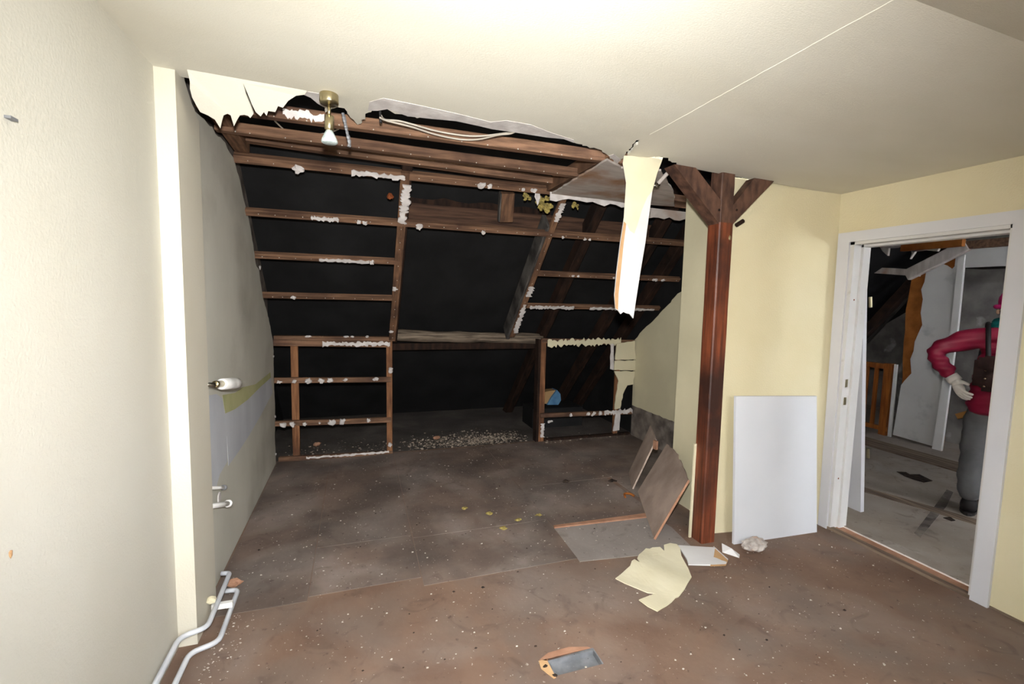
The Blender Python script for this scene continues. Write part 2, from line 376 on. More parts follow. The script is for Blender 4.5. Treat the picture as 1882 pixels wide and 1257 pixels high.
# sloped part of the ceiling over the camera, with a roof window
WX0, WX1, WY0, WY1 = .25, 1.25, -1.15, -.35
bm = NB()
def sl(x, y, d=0): return Vector((x, y, zslope(x, y)+d))
for x0, x1, y0, y1 in ((XL-.1, WX0, YR-.1, YC), (WX1, XR+.1, YR-.1, YC), (WX0, WX1, YR-.1, WY0), (WX0, WX1, WY1, YC)):
    v = [bm.verts.new(sl(*q)) for q in ((x0,y0),(x1,y0),(x1,y1),(x0,y1))]+[bm.verts.new(sl(*q, .1)) for q in ((x0,y0),(x1,y0),(x1,y1),(x0,y1))]
    for q in ((0,3,2,1),(4,5,6,7),(0,1,5,4),(1,2,6,5),(2,3,7,6),(3,0,4,7)): bm.faces.new([v[i] for i in q])
sc = mk('ceiling_slope', bm, 'ceiling_paint'); tag(sc, 'sloping papered ceiling behind the flat one', 'ceiling', kind='structure')
win = empty('window_1', sl((WX0+WX1)/2, WY0), 'roof window in the sloping ceiling', 'window', kind='structure')
for p in (((WX0,WY0),(WX1,WY0)),((WX0,WY1),(WX1,WY1)),((WX0,WY0),(WX0,WY1)),((WX1,WY0),(WX1,WY1))):
    beam('window_frame', sl(*p[0], .06), sl(*p[1], .06), .06, .1, (0, -.42, 1), 'white_gloss', win)
prism('window_pane', [sl(WX0,WY0,.07), sl(WX1,WY0,.07), sl(WX1,WY1,.07), sl(WX0,WY1,.07)], (0, 0, .004), 'window_glass', win)
wr = bx('wall_rear', XL-.1, XR+.1, YR-.1, YR, -.1, 1.6, 'wall_paint'); tag(wr, 'low off-white knee wall behind the camera', 'wall', kind='structure')

# ---- back wall behind the post, alcove's right side --------------
XW = 2.30
wb = prism('wall_back', [(2.152,2.365,0), (XR-.002,2.262,0), (XR-.002,2.30,2.27), (2.152,2.365,2.29)], (0, .11, 0), 'wall_paint_yellow')
tag(wb, 'cream painted wall between the wooden post and the door frame', 'wall', kind='structure')
ws = prism('wall_alcove_corner', [(XW,2.38,0), (XW,2.91,0), (XW,2.91,2.30), (XW,2.38,2.30)], (.67, 0, 0), 'recess_cream')
tag(ws, 'cream wall return behind the wooden post', 'wall', kind='structure')
rp = [on(x, y, 'x', XE) for x, y in [(1166,625),(1172,619),(1184,604),(1200,590),(1214,574),(1228,560),(1240,546),(1252,536)]]
rj = [Vector((XE, p.y, p.z)) for p in jag(rp, .007, .04)]
wrr = prism('wall_alcove_right', [(XE, 4.5, 0), *rj, (XE, 3.30, 1.95), (XE, 2.89, 2.30), (XE, 2.89, 0)], (.05, 0, 0), 'recess_cream')
tag(wrr, 'cream gable wall of the alcove with sloping top edge', 'wall', kind='structure')
lp = jag([(XE-.004, 4.5, .345), (XE-.004, 2.92, .335)], .006, .05)
lp = [Vector((XE-.004, p.y, p.z)) for p in lp]
prism('bare_masonry_band', [Vector((XE-.004, 4.5, 0))]+lp+[Vector((XE-.004, 2.92, 0))], (.0035, 0, 0), 'masonry', wrr)

# ---- roof: black felt, closing gables -----------------------------
def zf(y): return .984*(6.13-y)
bm = NB(); ny, nx = 40, 40; vs = []
for j in range(ny+1):
    y = 1.5+(6.35-1.5)*j/ny
    vs.append([bm.verts.new((XS-.2+(3.036-XS+.2)*i/nx, y, zf(y)+.012*math.sin(i*1.7+j*.31)*math.sin(j*.9+i*.2)+random.uniform(-.006, .006))) for i in range(nx+1)])
for j in range(ny):
    for i in range(nx): bm.faces.new((vs[j][i], vs[j][i+1], vs[j+1][i+1], vs[j+1][i]))
rf = mk('roof_felt', bm, 'felt', smooth=True); tag(rf, 'black sagging roofing felt behind the open rafters', 'roof felt', kind='structure')
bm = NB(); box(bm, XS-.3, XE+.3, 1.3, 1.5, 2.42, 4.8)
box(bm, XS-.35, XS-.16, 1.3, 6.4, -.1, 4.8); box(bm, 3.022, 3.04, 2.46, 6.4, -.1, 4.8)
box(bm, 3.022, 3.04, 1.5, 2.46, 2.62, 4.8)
ga = mk('wall_gable', bm, 'felt'); tag(ga, 'black gable of the roof void, felted on the right, elsewhere darkened for shade', 'wall', kind='structure')  # felt black added to darken the gables; only the right side carries felt
bm = NB(); box(bm, XS-.16, XS-.055, 2.45, 4.6, 0, 3.0); tag(mk('wall_gable_masonry', bm, 'masonry'), 'dark sooty masonry beyond the torn side wall', 'wall', kind='structure')

# ---- right wall with door opening ----------------------------------
DY0, DY1, DZ = 1.41, 2.20, 1.93
bm = NB()
box(bm, XR, XR+.11, YR, DY0, 0, 2.6); box(bm, XR, XR+.11, DY1, 2.45, 0, 2.6); box(bm, XR, XR+.11, DY0, DY1, DZ, 2.6)
wri = mk('wall_right', bm, 'wall_paint_yellow'); tag(wri, 'yellowish cream wall around the white door frame', 'wall', kind='structure')
bm = NB(); box(bm, XR+.001, XR+.11, 2.451, 6.5, -.1, 4.8); box(bm, XR+.001, XR+.11, 1.3, 2.451, 2.601, 4.8); tag(mk('wall_right_attic', bm, 'hall_grey'), 'grey partition between the alcove and the landing', 'wall', kind='structure')
d1 = empty('door_1', (XR, (DY0+DY1)/2, 0), 'open doorway with white painted frame', 'door', kind='structure')
AW = .062
prism('door_casing', [(XR,DY1-.005,0), (XR,DY1+AW-.005,0), (XR,DY1+AW+.02,DZ+.06), (XR,DY1+.005,DZ-.004)], (-.018,0,0), 'white_gloss', d1)
prism('door_casing', [(XR,DY0+.003,0), (XR,DY0-AW-.008,0), (XR,DY0-AW-.008,DZ+.06), (XR,DY0+.003,DZ-.004)], (-.018,0,0), 'white_gloss', d1)
prism('door_casing', [(XR,DY0+.003,DZ-.004), (XR,DY1+.005,DZ-.004), (XR,DY1+AW+.02,DZ+.06), (XR,DY0-AW-.008,DZ+.06)], (-.018,0,0), 'white_gloss', d1)
bx('door_lining', XR-.005, XR+.125, DY1-.022, DY1+.02, 0, DZ, 'white_worn', d1)
bx('door_lining', XR-.005, XR+.125, DY0-.02, DY0+.016, 0, DZ, 'white_worn', d1)
bx('door_lining', XR-.005, XR+.125, DY0-.02, DY1+.02, DZ-.022, DZ+.01, 'white_worn', d1)
bx('door_stop', XR+.06, XR+.125, DY1-.036, DY1-.022, 0, DZ-.02, 'white_worn', d1)
bx('door_stop', XR+.06, XR+.125, DY0+.016, DY0+.03, 0, DZ-.02, 'white_worn', d1)
bx('door_stop', XR+.06, XR+.125, DY0, DY1, DZ-.036, DZ-.022, 'white_worn', d1)
for z in (.86, .98):
    bx('strike_plate', XR+.018, XR+.04, DY1-.0245, DY1-.0215, z, z+.05, 'brass', d1)
for z in (.35, 1.55): bx('screw_hole', XR+.028, XR+.036, DY1-.0235, DY1-.0215, z, z+.01, 'rust', d1)
bx('door_sill', XR-.012, XR+.03, DY0, DY1, .0, .016, 'wood_y', d1)
bx('door_sill', XR+.034, XR+.10, DY0, DY1, .0, .010, 'hardboard_edge', d1)
bx('door_sill', XR+.104, XR+.20, DY0-.02, DY1+.02, .0, .018, 'floor_hall', d1)
tr = bx('baseboard_right', XR-.006, XR, .2, DY0-AW-.01, 0, .012, 'wood_y'); tag(tr, 'thin dark gap strip along the foot of the right wall', 'trim', kind='structure')

# ================================================================== OPEN ROOF FRAME
def dabs(parent, A, B, n, r, face, spread, mt='gypsum', name='plaster_dab'):
    """lumps of old plaster left on the face of a batten"""
    A = Vector(A); B = Vector(B); f = Vector(face)
    for i in range(n):
        c = A+(B-A)*random.random()+f*.004; k = r*random.uniform(.55, .95); l = random.uniform(1, spread)
        u = (B-A).normalized() if (B-A).length > 1e-6 else f.orthogonal().normalized()
        if abs(u.x) < .3 and abs(f.normalized().x) < .3 and (B-A).length < .02: u = Vector((1, 0, 0))
        w = f.normalized(); u = (u-w*u.dot(w)).normalized(); v = w.cross(u); ph = random.random(); m_ = 11
        ring = [random.uniform(.6, 1.25) for _ in range(m_)]
        bm = NB(); base = [bm.verts.new(c+(u*math.cos(6.283*(q+ph)/m_)*l+v*math.sin(6.283*(q+ph)/m_))*k*ring[q]-w*.006) for q in range(m_)]
        mid = [bm.verts.new(c+(u*math.cos(6.283*(q+ph)/m_)*l+v*math.sin(6.283*(q+ph)/m_))*k*ring[q]*random.uniform(.7, .9)+w*k*random.uniform(.15, .4)) for q in range(m_)]
        top = bm.verts.new(c+w*k*.4)
        for q in range(m_):
            bm.faces.new((base[q], base[(q+1) % m_], mid[(q+1) % m_], mid[q])); bm.faces.new((mid[q], mid[(q+1) % m_], top))
        bm.faces.new(base[::-1])
        mk(name, bm, mt, parent)
def smear(parent, A, B, wd, face, mt='gypsum', n=14, th=.007):
    n = int(n*1.6)
    """ragged strip of plaster along a batten"""
    A = Vector(A); B = Vector(B); f = Vector(face).normalized(); d = (B-A).normalized(); v = f.cross(d)
    up = [A+(B-A)*((i+(random.uniform(-.4, .4) if 0 < i < n else 0))/n)+v*wd*(.5+random.uniform(-.36, .22)) for i in range(n+1)]
    dn = [A+(B-A)*((i+(random.uniform(-.4, .4) if 0 < i < n else 0))/n)-v*wd*(.5+random.uniform(-.36, .22)) for i in range(n+1)]
    return prism('plaster_strip', [p+f*.001 for p in up+dn[::-1]], f*th, mt, parent)
def nails(parent, A, B, n, face, r=.0036):
    A = Vector(A); B = Vector(B); bm = NB()
    for i in range(n): 
        c = A+(B-A)*((i+random.uniform(.2, .8))/n)+Vector(face)*.002; blob(bm, c, r, r, r, 1, .3)
    o = mk('nail_heads', bm, 'crumb', parent); o['kind'] = 'stuff'; return o
NS = Vector((0, -.984, -1)).normalized(); UPS = -NS    # outward (towards the room) from the slope
def slope_pt(x, y, d=0): return Vector((x, y, zs(y)))-NS*d
BT = .045
# -- ceiling-level battens
cf = empty('ceiling_batten_frame', (.3, 2.5, 2.35), 'brown ceiling battens bared above the torn ceiling edge', 'roof timber')
def cbat(yl, yr, x0, x1, h=.06, w=.05, dz=.0):
    A = Vector((x0, yl, zc(x0)+h/2+dz)); B = Vector((x1, yr, zc(x1)+h/2+dz)); b = beam('ceiling_batten', A, B, w, h, (0, 0, 1), 'wood_x', cf)
    nails(b, A+Vector((0, -w/2, -h*.45)), B+Vector((0, -w/2, -h*.45)), 16, (0, -1, 0)); return b
cbat(2.60, 2.41, -.70, 1.62, .06); cbat(2.905, 2.775, -.70, 1.42, .052); cbat(3.20, 3.17, -.70, 2.95, .05, .06, .045)
beam('ceiling_joist', (-.655, 2.5, zc(-.6)+.09), (-.655, 3.28, zc(-.6)+.05), .08, .10, (0, 0, 1), 'wood_s', cf)
beam('ceiling_joist', (1.36, 2.3, zc(1.36)+.06), (1.36, 3.27, zc(1.36)+.06), .05, .09, (0, 0, 1), 'wood_s', cf)
b = beam('ceiling_joist', (2.75, 2.4, zc(2)+.12), (2.75, 3.3, zc(2)+.08), .10, .10, (0, 0, 1), 'wood_dark', cf)
# remains of gypsum on the first batten near the lamp
smear(cf, (-.33, 2.535, 2.372), (-.12, 2.52, 2.36), .04, (0, -1, -.4), 'gypsum')
# -- slope frame
sf = empty('roof_slope_frame', (1.1, 3.9, 1.1), 'brown battens and rafters of the opened roof slope with plaster remnants', 'roof timber')
def sbat(x0, x1, y, mt='wood_x', w=BT, h=.035, dy=0):
    A = slope_pt(x0, y, h/2); B = slope_pt(x1, y+dy, h/2); return beam('roof_batten', A, B, h, w, (0, 1, -.984), mt, sf), A+NS*h/2, B+NS*h/2
def srun(x, y0, y1, w=.05, h=.035, mt='wood_s', d=0, name='rafter_batten'):
    A = slope_pt(x, y0, h/2+d); B = slope_pt(x, y1, h/2+d); return beam(name, A, B, w, h, UPS, mt, sf), A+NS*h/2, B+NS*h/2
FACE = NS
b, A, B = sbat(-.70, 2.95, 3.27, w=.05, h=.05)
nails(b, A, A.lerp(B, .55), 14, FACE)
smear(b, slope_pt(-.03, 3.275), slope_pt(.31, 3.275), .035, FACE); dabs(b, slope_pt(-.36, 3.285), slope_pt(-.345, 3.285), 1, .038, FACE, 1.1)
dabs(b, slope_pt(.82, 3.27), slope_pt(.92, 3.275), 2, .03, FACE, 1.6); dabs(b, slope_pt(1.15, 3.27), slope_pt(1.28, 3.27), 3, .018, FACE, 1.4)
b, A, B = sbat(-.70, 2.95, 3.545, w=.048)
nails(b, A, B, 34, FACE); smear(b, slope_pt(-.30, 3.545), slope_pt(-.12, 3.545), .034, FACE); dabs(b, slope_pt(0, 3.55), slope_pt(.07, 3.555), 2, .028, FACE, 1.5)
dabs(b, slope_pt(.37, 3.545), slope_pt(.45, 3.555), 2, .03, FACE, 1.4); dabs(b, slope_pt(.93, 3.56), slope_pt(.98, 3.56), 1, .03, FACE, 1.1); dabs(b, slope_pt(1.6, 3.555), slope_pt(1.9, 3.56), 3, .016, FACE, 1.2)
b, A, B = sbat(-.72, .32, 3.812, w=.044); nails(b, A, B, 9, FACE); smear(b, slope_pt(-.27, 3.812), slope_pt(.09, 3.815), .026, FACE); dabs(b, slope_pt(.1, 3.815), slope_pt(.14, 3.815), 1, .024, FACE, 1.5)
b, A, B = sbat(-.72, .30, 4.106, w=.04); nails(b, A, B, 8, FACE); dabs(b, slope_pt(-.49, 4.106), slope_pt(-.47, 4.106), 1, .024, FACE, 1.6)
b, A, B = sbat(1.52, 3.02, 3.855, w=.042); nails(b, A, B, 11, FACE); dabs(b, slope_pt(1.85, 3.855), slope_pt(1.92, 3.855), 2, .02, FACE, 1.6); dabs(b, slope_pt(2.28, 3.855), slope_pt(2.98, 3.86), 5, .022, FACE, 1.6)
b, A, B = sbat(1.53, 3.02, 4.15, w=.042); smear(b, slope_pt(1.56, 4.15), slope_pt(2.02, 4.15), .04, FACE, n=20); smear(b, slope_pt(2.2, 4.15), slope_pt(2.95, 4.155), .03, FACE, n=24)
b, A, B = srun(.312, 3.25, 4.50, w=.06, h=.03); nails(b, A, B, 14, FACE)
smear(b, slope_pt(.325, 3.31), slope_pt(.318, 3.535), .052, FACE, n=16, th=.014); dabs(b, slope_pt(.33, 3.30), slope_pt(.345, 3.42), 3, .026, FACE, 1.2); dabs(b, slope_pt(.29, 4.0), slope_pt(.30, 4.02), 1, .026, FACE, 1.2); dabs(b, slope_pt(.29, 4.40), slope_pt(.30, 4.41), 1, .026, FACE, 1.2)
b, A, B = srun(.325, 3.2, 4.55, w=.07, h=.10, mt='wood_dark', d=.031, name='rafter')
b, A, B = srun(1.495, 3.30, 4.47, w=.05, h=.03); nails(b, A, B, 12, FACE)
smear(b, slope_pt(1.50, 3.33), slope_pt(1.50, 3.45), .04, FACE); smear(b, slope_pt(1.505, 3.96), slope_pt(1.505, 4.05), .05, FACE); smear(b, slope_pt(1.50, 4.13), slope_pt(1.51, 4.42), .045, FACE, n=18)
b, A, B = srun(1.462, 3.50, 4.50, w=.035, h=.16, mt='wood_greys', d=.012, name='rafter')
# rafters lying against the felt
for x, mt in ((1.93, 'wood_dark'), (2.62, 'wood_dark'), (2.95, 'wood_dark')):
    srun(x, 3.0, 5.95, w=.09, h=.12, mt=mt, d=.14, name='rafter')
# purlin and upper ties
pu = empty('roof_purlin', (1.1, 4.72, 1.06), 'grey weathered round purlin lying behind the rafters', 'roof timber')
bm = NB(); n = 14; tube(bm, [Vector((.30+1.62*i/n, 4.72+random.uniform(-.006, .006), 1.132-.045*i/n+random.uniform(-.005, .005))) for i in range(n+1)], [.058+random.uniform(-.006, .006) for i in range(n+1)], 10)
mk('purlin_log', bm, 'wood_grey', pu, smooth=True)
bx('purlin_bearer', .30, 1.95, 4.70, 4.78, .985, 1.05, 'wood_dark', pu)
ut = empty('upper_tie_timber', (1.1, 3.78, 2.1), 'dark rough tie beam above the long batten with a short upright', 'roof timber')
beam('tie_beam', (.36, 3.78, 2.165), (2.6, 3.79, 2.155), .06, .15, (0, 0, 1), 'wood_tie', ut)
beam('tie_beam_plank', (.36, 3.82, 2.30), (1.6, 3.82, 2.28), .04, .10, (0, 0, 1), 'wood_dark', ut)
beam('short_upright', (1.11, 3.50, 2.33), (1.135, 3.62, 2.135), .10, .05, NS, 'wood_s', ut)
beam('short_upright', (1.065, 3.52, 2.33), (1.09, 3.64, 2.14), .03, .06, NS, 'wood_greys', ut)

# -- knee wall frames
NF = Vector((0, -1, 0))
def kneebar(parent, x0, x1, z0, z1, name, mt, y=YK-.03, t=.035):
    vert = (z1-z0) > (x1-x0)
    if vert: return beam(name, ((x0+x1)/2, y, z0), ((x0+x1)/2+random.uniform(-.004, .004), y, z1), x1-x0, t, (0, 1, 0), mt, parent)
    return beam(name, (x0, y, (z0+z1)/2+.012), (x1, y, (z0+z1)/2-.012), t, z1-z0, (0, 0, 1), mt, parent)
kl = empty('knee_wall_frame', (-.2, YK, 0), 'brown lath frame of the knee wall, with two rungs and a corner stud beside the torn grey wall', 'roof timber')
yk = YK-.03
kneebar(kl, -.565, -.505, .01, 1.06, 'stud', 'wood_z', yk+.02)
b = kneebar(kl, .262, .315, .0, 1.09, 'stud', 'wood_z'); dabs(b, (.295, yk-.018, .80), (.30, yk-.018, .86), 2, .03, NF, 1.1); dabs(b, (.29, yk-.018, .06), (.29, yk-.018, .10), 1, .028, NF, 1.1)
b = kneebar(kl, -.70, .30, 1.045, 1.10, 'rail', 'wood_x', yk-.005); smear(b, (-.30, yk-.023, 1.07), (.29, yk-.023, 1.068), .04, NF, n=26)
beam('top_plate', (-.70, yk+.05, 1.125), (.34, yk+.05, 1.11), .10, .04, (0, 0, 1), 'wood_x', kl)
dabs(kl, (-.66, yk-.0, 1.14), (.2, yk, 1.13), 5, .02, (0, -.4, 1), 2)
b = kneebar(kl, -.70, .30, .715, .762, 'rail', 'wood_x', yk-.015)
for x, r, l in ((-.66, .03, 1.6), (-.54, .032, 1.1), (-.43, .04, 1.3), (-.32, .034, 1.6), (-.24, .03, 1.3), (-.11, .03, 1.5), (.15, .026, 1.8)): dabs(b, (x, yk-.034, .737), (x+.01, yk-.034, .737), 1, r, NF, l)
b = kneebar(kl, -.70, .30, .325, .372, 'rail', 'wood_x', yk-.015)
for x, r, l in ((-.64, .03, 2.0), (-.56, .034, 1.1), (-.47, .034, 1.4), (-.34, .014, 1.1), (-.24, .032, 1.5), (-.14, .034, 1.5), (.09, .036, 1.2)): dabs(b, (x, yk-.034, .347), (x+.01, yk-.034, .347), 1, r, NF, l)
b = kneebar(kl, -.68, .31, .0, .04, 'sole_plate', 'wood_x', yk-.01); smear(b, (-.45, yk-.03, .03), (.28, yk-.03, .025), .02, NF, n=26, th=.004)
kr = empty('knee_wall_frame', (2.3, YK, 0), 'brown lath frame of the knee wall with one rung and cream plaster remnants beside the gable wall', 'roof timber')
b = kneebar(kr, 1.83, 1.89, .0, 1.10, 'stud', 'wood_z', yk); beam('stud_side', (1.815, yk+.03, 0), (1.815, yk+.03, 1.1), .03, .10, (0, 1, 0), 'wood_dark', kr)
smear(b, (1.872, yk-.019, .05), (1.872, yk-.019, .2), .04, NF); dabs(b, (1.92, yk, .2), (2.0, yk, .22), 3, .02, NF, 1.4)
b = kneebar(kr, 2.74, 2.79, .0, 1.04, 'stud', 'wood_z', yk)
b = kneebar(kr, 1.84, 2.97, .255, .30, 'rail', 'wood_x', yk-.02)
for x, r, l in ((2.19, .03, 1.3), (2.40, .03, 1.6), (2.47, .028, 1.6), (2.55, .028, 1.5)): dabs(b, (x, yk-.04, .278), (x, yk-.04, .278), 1, r, NF, l)
smear(b, (2.6, yk-.038, .28), (2.96, yk-.038, .285), .05, NF, n=16)
b = kneebar(kr, 1.84, 2.97, 1.05, 1.10, 'rail', 'wood_x', yk); smear(b, (1.90, yk-.018, 1.06), (2.78, yk-.018, 1.075), .07, NF, 'recess_cream', n=30, th=.012)
beam('sole_plate', (1.9, yk, .012), (2.95, yk, .012), .05, .03, (0, 0, 1), 'wood_dark', kr)
def on_knee(px, mt, name, th=.012):
    pts = jag([on(x, y, 'y', yk-.03) for x, y in px]+[on(*px[0], 'y', yk-.03)], .005, .04)[:-1]
    pts = [Vector((p.x, yk-.03, p.z)) for p in pts]
    return prism(name, pts, (0, -th, 0), mt, kr)
on_knee([(1133,632),(1166,626),(1167,660),(1130,661)], 'recess_cream', 'plaster_tile'); on_knee([(1129,663),(1167,662),(1166,680),(1128,680)], 'recess_cream', 'plaster_tile')
on_knee([(1128,682),(1166,682),(1163,706),(1152,708),(1144,724),(1139,750),(1129,752),(1131,728),(1136,700)], 'recess_cream', 'plaster_tile')
on_knee([(1131,760),(1139,758),(1137,790),(1126,792)], 'gypsum', 'plaster_tile')
on_knee([(1122,632),(1128,632),(1127,680),(1121,678)], 'gypsum', 'plaster_tile', .008)

# ================================================================== POST
po = empty('timber_post', (2.10, 2.31, 0), 'dark red-brown stained timber post with two angled braces under the ceiling', 'post')
PX, PY, PW = 2.098, 2.318, .104
ANG = 0
def post_shaft(name, z0, z1, w, mt, ch=.007):
    bm = NB(); h = w/2
    prof = [(-h, -h+ch), (-h+ch, -h), (h-ch, -h), (h, -h+ch), (h, h-ch), (h-ch, h), (-h+ch, h), (-h, h-ch)]
    n = 12; rings = []
    for i in range(n+1):
        z = z0+(z1-z0)*i/n; k = 1+random.uniform(-.012, .012)
        sx = -.012*(z/2.3)
        rings.append([bm.verts.new((PX+sx+a*k, PY+b*k, z)) for a, b in prof])
    for a, b in zip(rings[:-1], rings[1:]):
        for i in range(8): bm.faces.new((a[i], a[(i+1) % 8], b[(i+1) % 8], b[i]))
    bm.faces.new(rings[0][::-1]); bm.faces.new(rings[-1]); return mk(name, bm, mt, po)
post_shaft('shaft', 0, 1.99, PW, 'post_stain'); post_shaft('head', 1.985, 2.30, PW*.94, 'post_head', .006)
def brace(pts, y0, y1):
    prism('brace', [Vector((x, y0, z)) for x, z in pts], (0, y1-y0, 0), 'post_head', po)
brace([(2.055,1.965),(2.07,2.09),(1.83,2.30),(1.70,2.285)], PY-.045, PY+.045)
brace([(2.125,1.975),(2.135,2.10),(2.28,2.27),(2.435,2.268)], PY-.045, PY+.02)
for x, z in ((2.03, 2.06), (2.16, 2.07)): blob(bmx := NB(), (x, PY-.047, z), .008, .006, .008, 1, .2); mk('peg', bmx, 'wood_dark', po)
blob(bmx := NB(), (2.115, PY-.053, 1.90), .010, .005, .016, 1, .3); mk('nail_plate', bmx, 'brass', po)
bm = NB(); tube(bm, [(2.225, 2.335, 1.995), (2.275, 2.335, 2.025)], .014, 6); mk('bolt', bm, 'wood_dark', po)
bx('post_foot_trim', 2.026, 2.042, 2.355, 2.365, 0, .62, 'recess_cream', po)

# ================================================================== THINGS IN THE ROOM
# loose strip of board hanging from the ceiling
YHS = 2.262
spx = [(1148,286),(1146,300),(1152,335),(1148,399),(1141,444),(1134,500),(1130,542),(1132,568),(1137,571),(1141,577),(1146,573),(1152,576),(1158,577),(1164,585),(1166,572),(1168,558),(1177,500),(1186,447),(1193,395),(1199,351),(1208,318),(1215,300),(1219,288)]
hs = empty('hanging_board_strip', on(1183, 286, 'y', YHS), 'pale torn strip of board dangling from the ceiling edge beside the post', 'board strip')
def bend(p): return Vector((p.x, p.y, p.z))
prism('white_layer', [on(x, y, 'y', YHS) for x, y in spx], (0, .009, 0), 'white_card', hs)
prism('cream_paper_layer', [on(x, y, 'y', YHS-.0015) for x, y in [(1147,286),(1145,300),(1151,335),(1147,399),(1146,406),(1152,412),(1158,424),(1166,429),(1171,415),(1180,385),(1190,362),(1199,351),(1208,318),(1215,300),(1219,288)]], (0, .0012, 0), 'cream_card', hs)
prism('raw_edge', [on(x, y, 'y', YHS-.0008) for x, y in [(1148,399),(1141,444),(1134,500),(1130,542),(1131,566),(1136,570),(1137,540),(1141,500),(1146,450),(1151,412)]], (0, .0007, 0), 'tan_card', hs)
# bare grey board still fixed overhead
gb = prism('overhead_board', [Vector((p.x, p.y, zc(p.x)-.014)) for p in jag([onc(x, y) for x, y in [(1116,290),(1137,301),(1142,305),(1215,310),(1238,350),(1240,376),(1160,371),(1100,362),(1012,354),(1116,290)]], .006, .05)[:-1]], (0, 0, .012), 'gypsum_dirty')
tag(gb, 'bare grey plasterboard with brown water stains overhead behind the dangling strip', 'board')
rg = [Vector((1.34+i*.05, 3.205+random.uniform(-.01, .01), zc(1.6)-.03-random.uniform(.0, .03))) for i in range(18)]
prism('torn_paper_fringe', [Vector((1.34, 3.205, zc(1.5)+.003)), *[Vector((p.x, 3.205, p.z)) for p in rg], Vector((2.2, 3.205, zc(1.9)+.003))], (0, .006, 0), 'gypsum', gb)
fr = [Vector((2.15+i*.05, 3.23, 2.27-.07-random.uniform(0, .03))) for i in range(14)]
prism('torn_paper_fringe', [Vector((2.15, 3.23, 2.26)), *fr, Vector((2.8, 3.23, 2.25))], (0, .008, 0), 'gypsum_dirty', gb)
# ceiling spotlight
LP = Vector((-.106, 2.16, zc(-.106)))
lm = empty('ceiling_spotlight', LP, 'brass ceiling spotlight with glass reflector bulb at the torn edge', 'lamp')
dn = Vector((0, 0, -1))
bm = NB(); lathe(bm, LP, dn, [(0, .036), (.004, .038), (.034, .038), (.040, .034), (.041, .006)], 24); mk('canopy', bm, 'brass', lm, True)
bm = NB(); lathe(bm, LP, dn, [(.038, .0065), (.09, .0065)], 12); mk('stem', bm, 'brass', lm, True)
bm = NB(); lathe(bm, LP, dn, [(.085, .010), (.088, .019), (.140, .019), (.145, .014), (.150, .012)], 20); mk('socket', bm, 'brass', lm, True)
bm = NB(); lathe(bm, LP, dn, [(.146, .013), (.160, .020), (.178, .029), (.190, .033), (.196, .032), (.199, .026)], 24); mk('reflector_bulb', bm, 'lamp_glass', lm, True)
# cables
def cable(name, px, zz, r, mt, label, dz=(0,)):
    bm = NB(); pts = smooth_path([onp(x, y, (0, 0, zz), (0, 0, 1)) for x, y in px])
    tube(bm, pts, r, 8); return tag(mk(name, bm, mt, smooth=True), label, 'cable')
CPX = [(700,212),(708,220),(732,222),(756,228),(803,241),(851,249),(883,250),(912,247),(937,243),(950,236)]
cable('cable', CPX, 2.338, .0045, 'cable', 'upper of two slack grey cables drooping from the ceiling hole')
cable('cable', [(698,216),(712,222),(756,233),(800,247),(845,256),(880,256),(915,248),(940,245),(955,236)], 2.318, .0045, 'cable', 'lower of two slack grey cables drooping from the ceiling hole')
cable('cable', [(505,222),(525,240),(548,247),(575,247),(598,245),(620,238),(640,222)], 2.40, .004, 'cable', 'short curved cable behind the brass spotlight')
def strips(name, px, zz, wd, mt, label):
    bm = NB(); pts = smooth_path([onp(x, y, (0, zz, 0), (0, 1, 0)) for x, y in px]); tube(bm, pts, [wd*random.uniform(.6, 1.2) for _ in pts], 6); return tag(mk(name, bm, mt), label, 'wire')
strips('hanging_wire', [(630,208),(634,225),(637,240),(642,262),(641,270)], 2.36, .008, 'metal_grey', 'twisted grey wire ends dangling beside the brass spotlight')
strips('hanging_wire', [(698,196),(699,215),(700,226)], 2.30, .006, 'cable_black', 'short black wire end hanging from the ceiling hole')
# yellow insulation tufts
for k, (x, y, r, lab) in enumerate(((1000,375,.06,'largest tuft of yellow mineral wool hanging beneath the long batten'),(968,362,.032,'small grey-yellow wool tuft left of the largest tuft'),(1058,378,.03,'wool tuft under the bare grey overhead board'))):
    c = on(x, y, 'y', 3.33); bm = NB()
    for i in range(16): blob(bm, (c.x+random.uniform(-r, r)*.9, c.y+random.uniform(-r, r)*.3, c.z+random.uniform(-r, r)*.75), r*random.uniform(.15, .45), r*.25, r*random.uniform(.15, .4), 2, .45)
    tag(mk('insulation_tuft', bm, 'insulation'), lab, 'insulation', 'yellow insulation tufts')
c = on(988, 362, 'y', 3.30); bm = NB(); blob(bm, c, .022, .008, .05, 2, .3); tag(mk('plaster_scrap', bm, 'gypsum'), 'white plaster scrap stuck on the largest wool tuft', 'plaster')
# ragged bits at the ceiling edge right of the strip: chrome fitting, splintered lath
bm = NB(); a = on(1207, 340, 'y', 2.5); b_ = on(1236, 308, 'y', 2.42); tube(bm, [a, a.lerp(b_, .5), b_], .012, 8); ft = mk('splintered_lath', bm, 'gypsum_dirty'); tag(ft, 'splintered grey lath end between the strip and the post brace', 'lath')
bm = NB(); blob(bm, a, .022, .018, .018, 2, .15); mk('metal_clip', bm, 'chrome', ft)

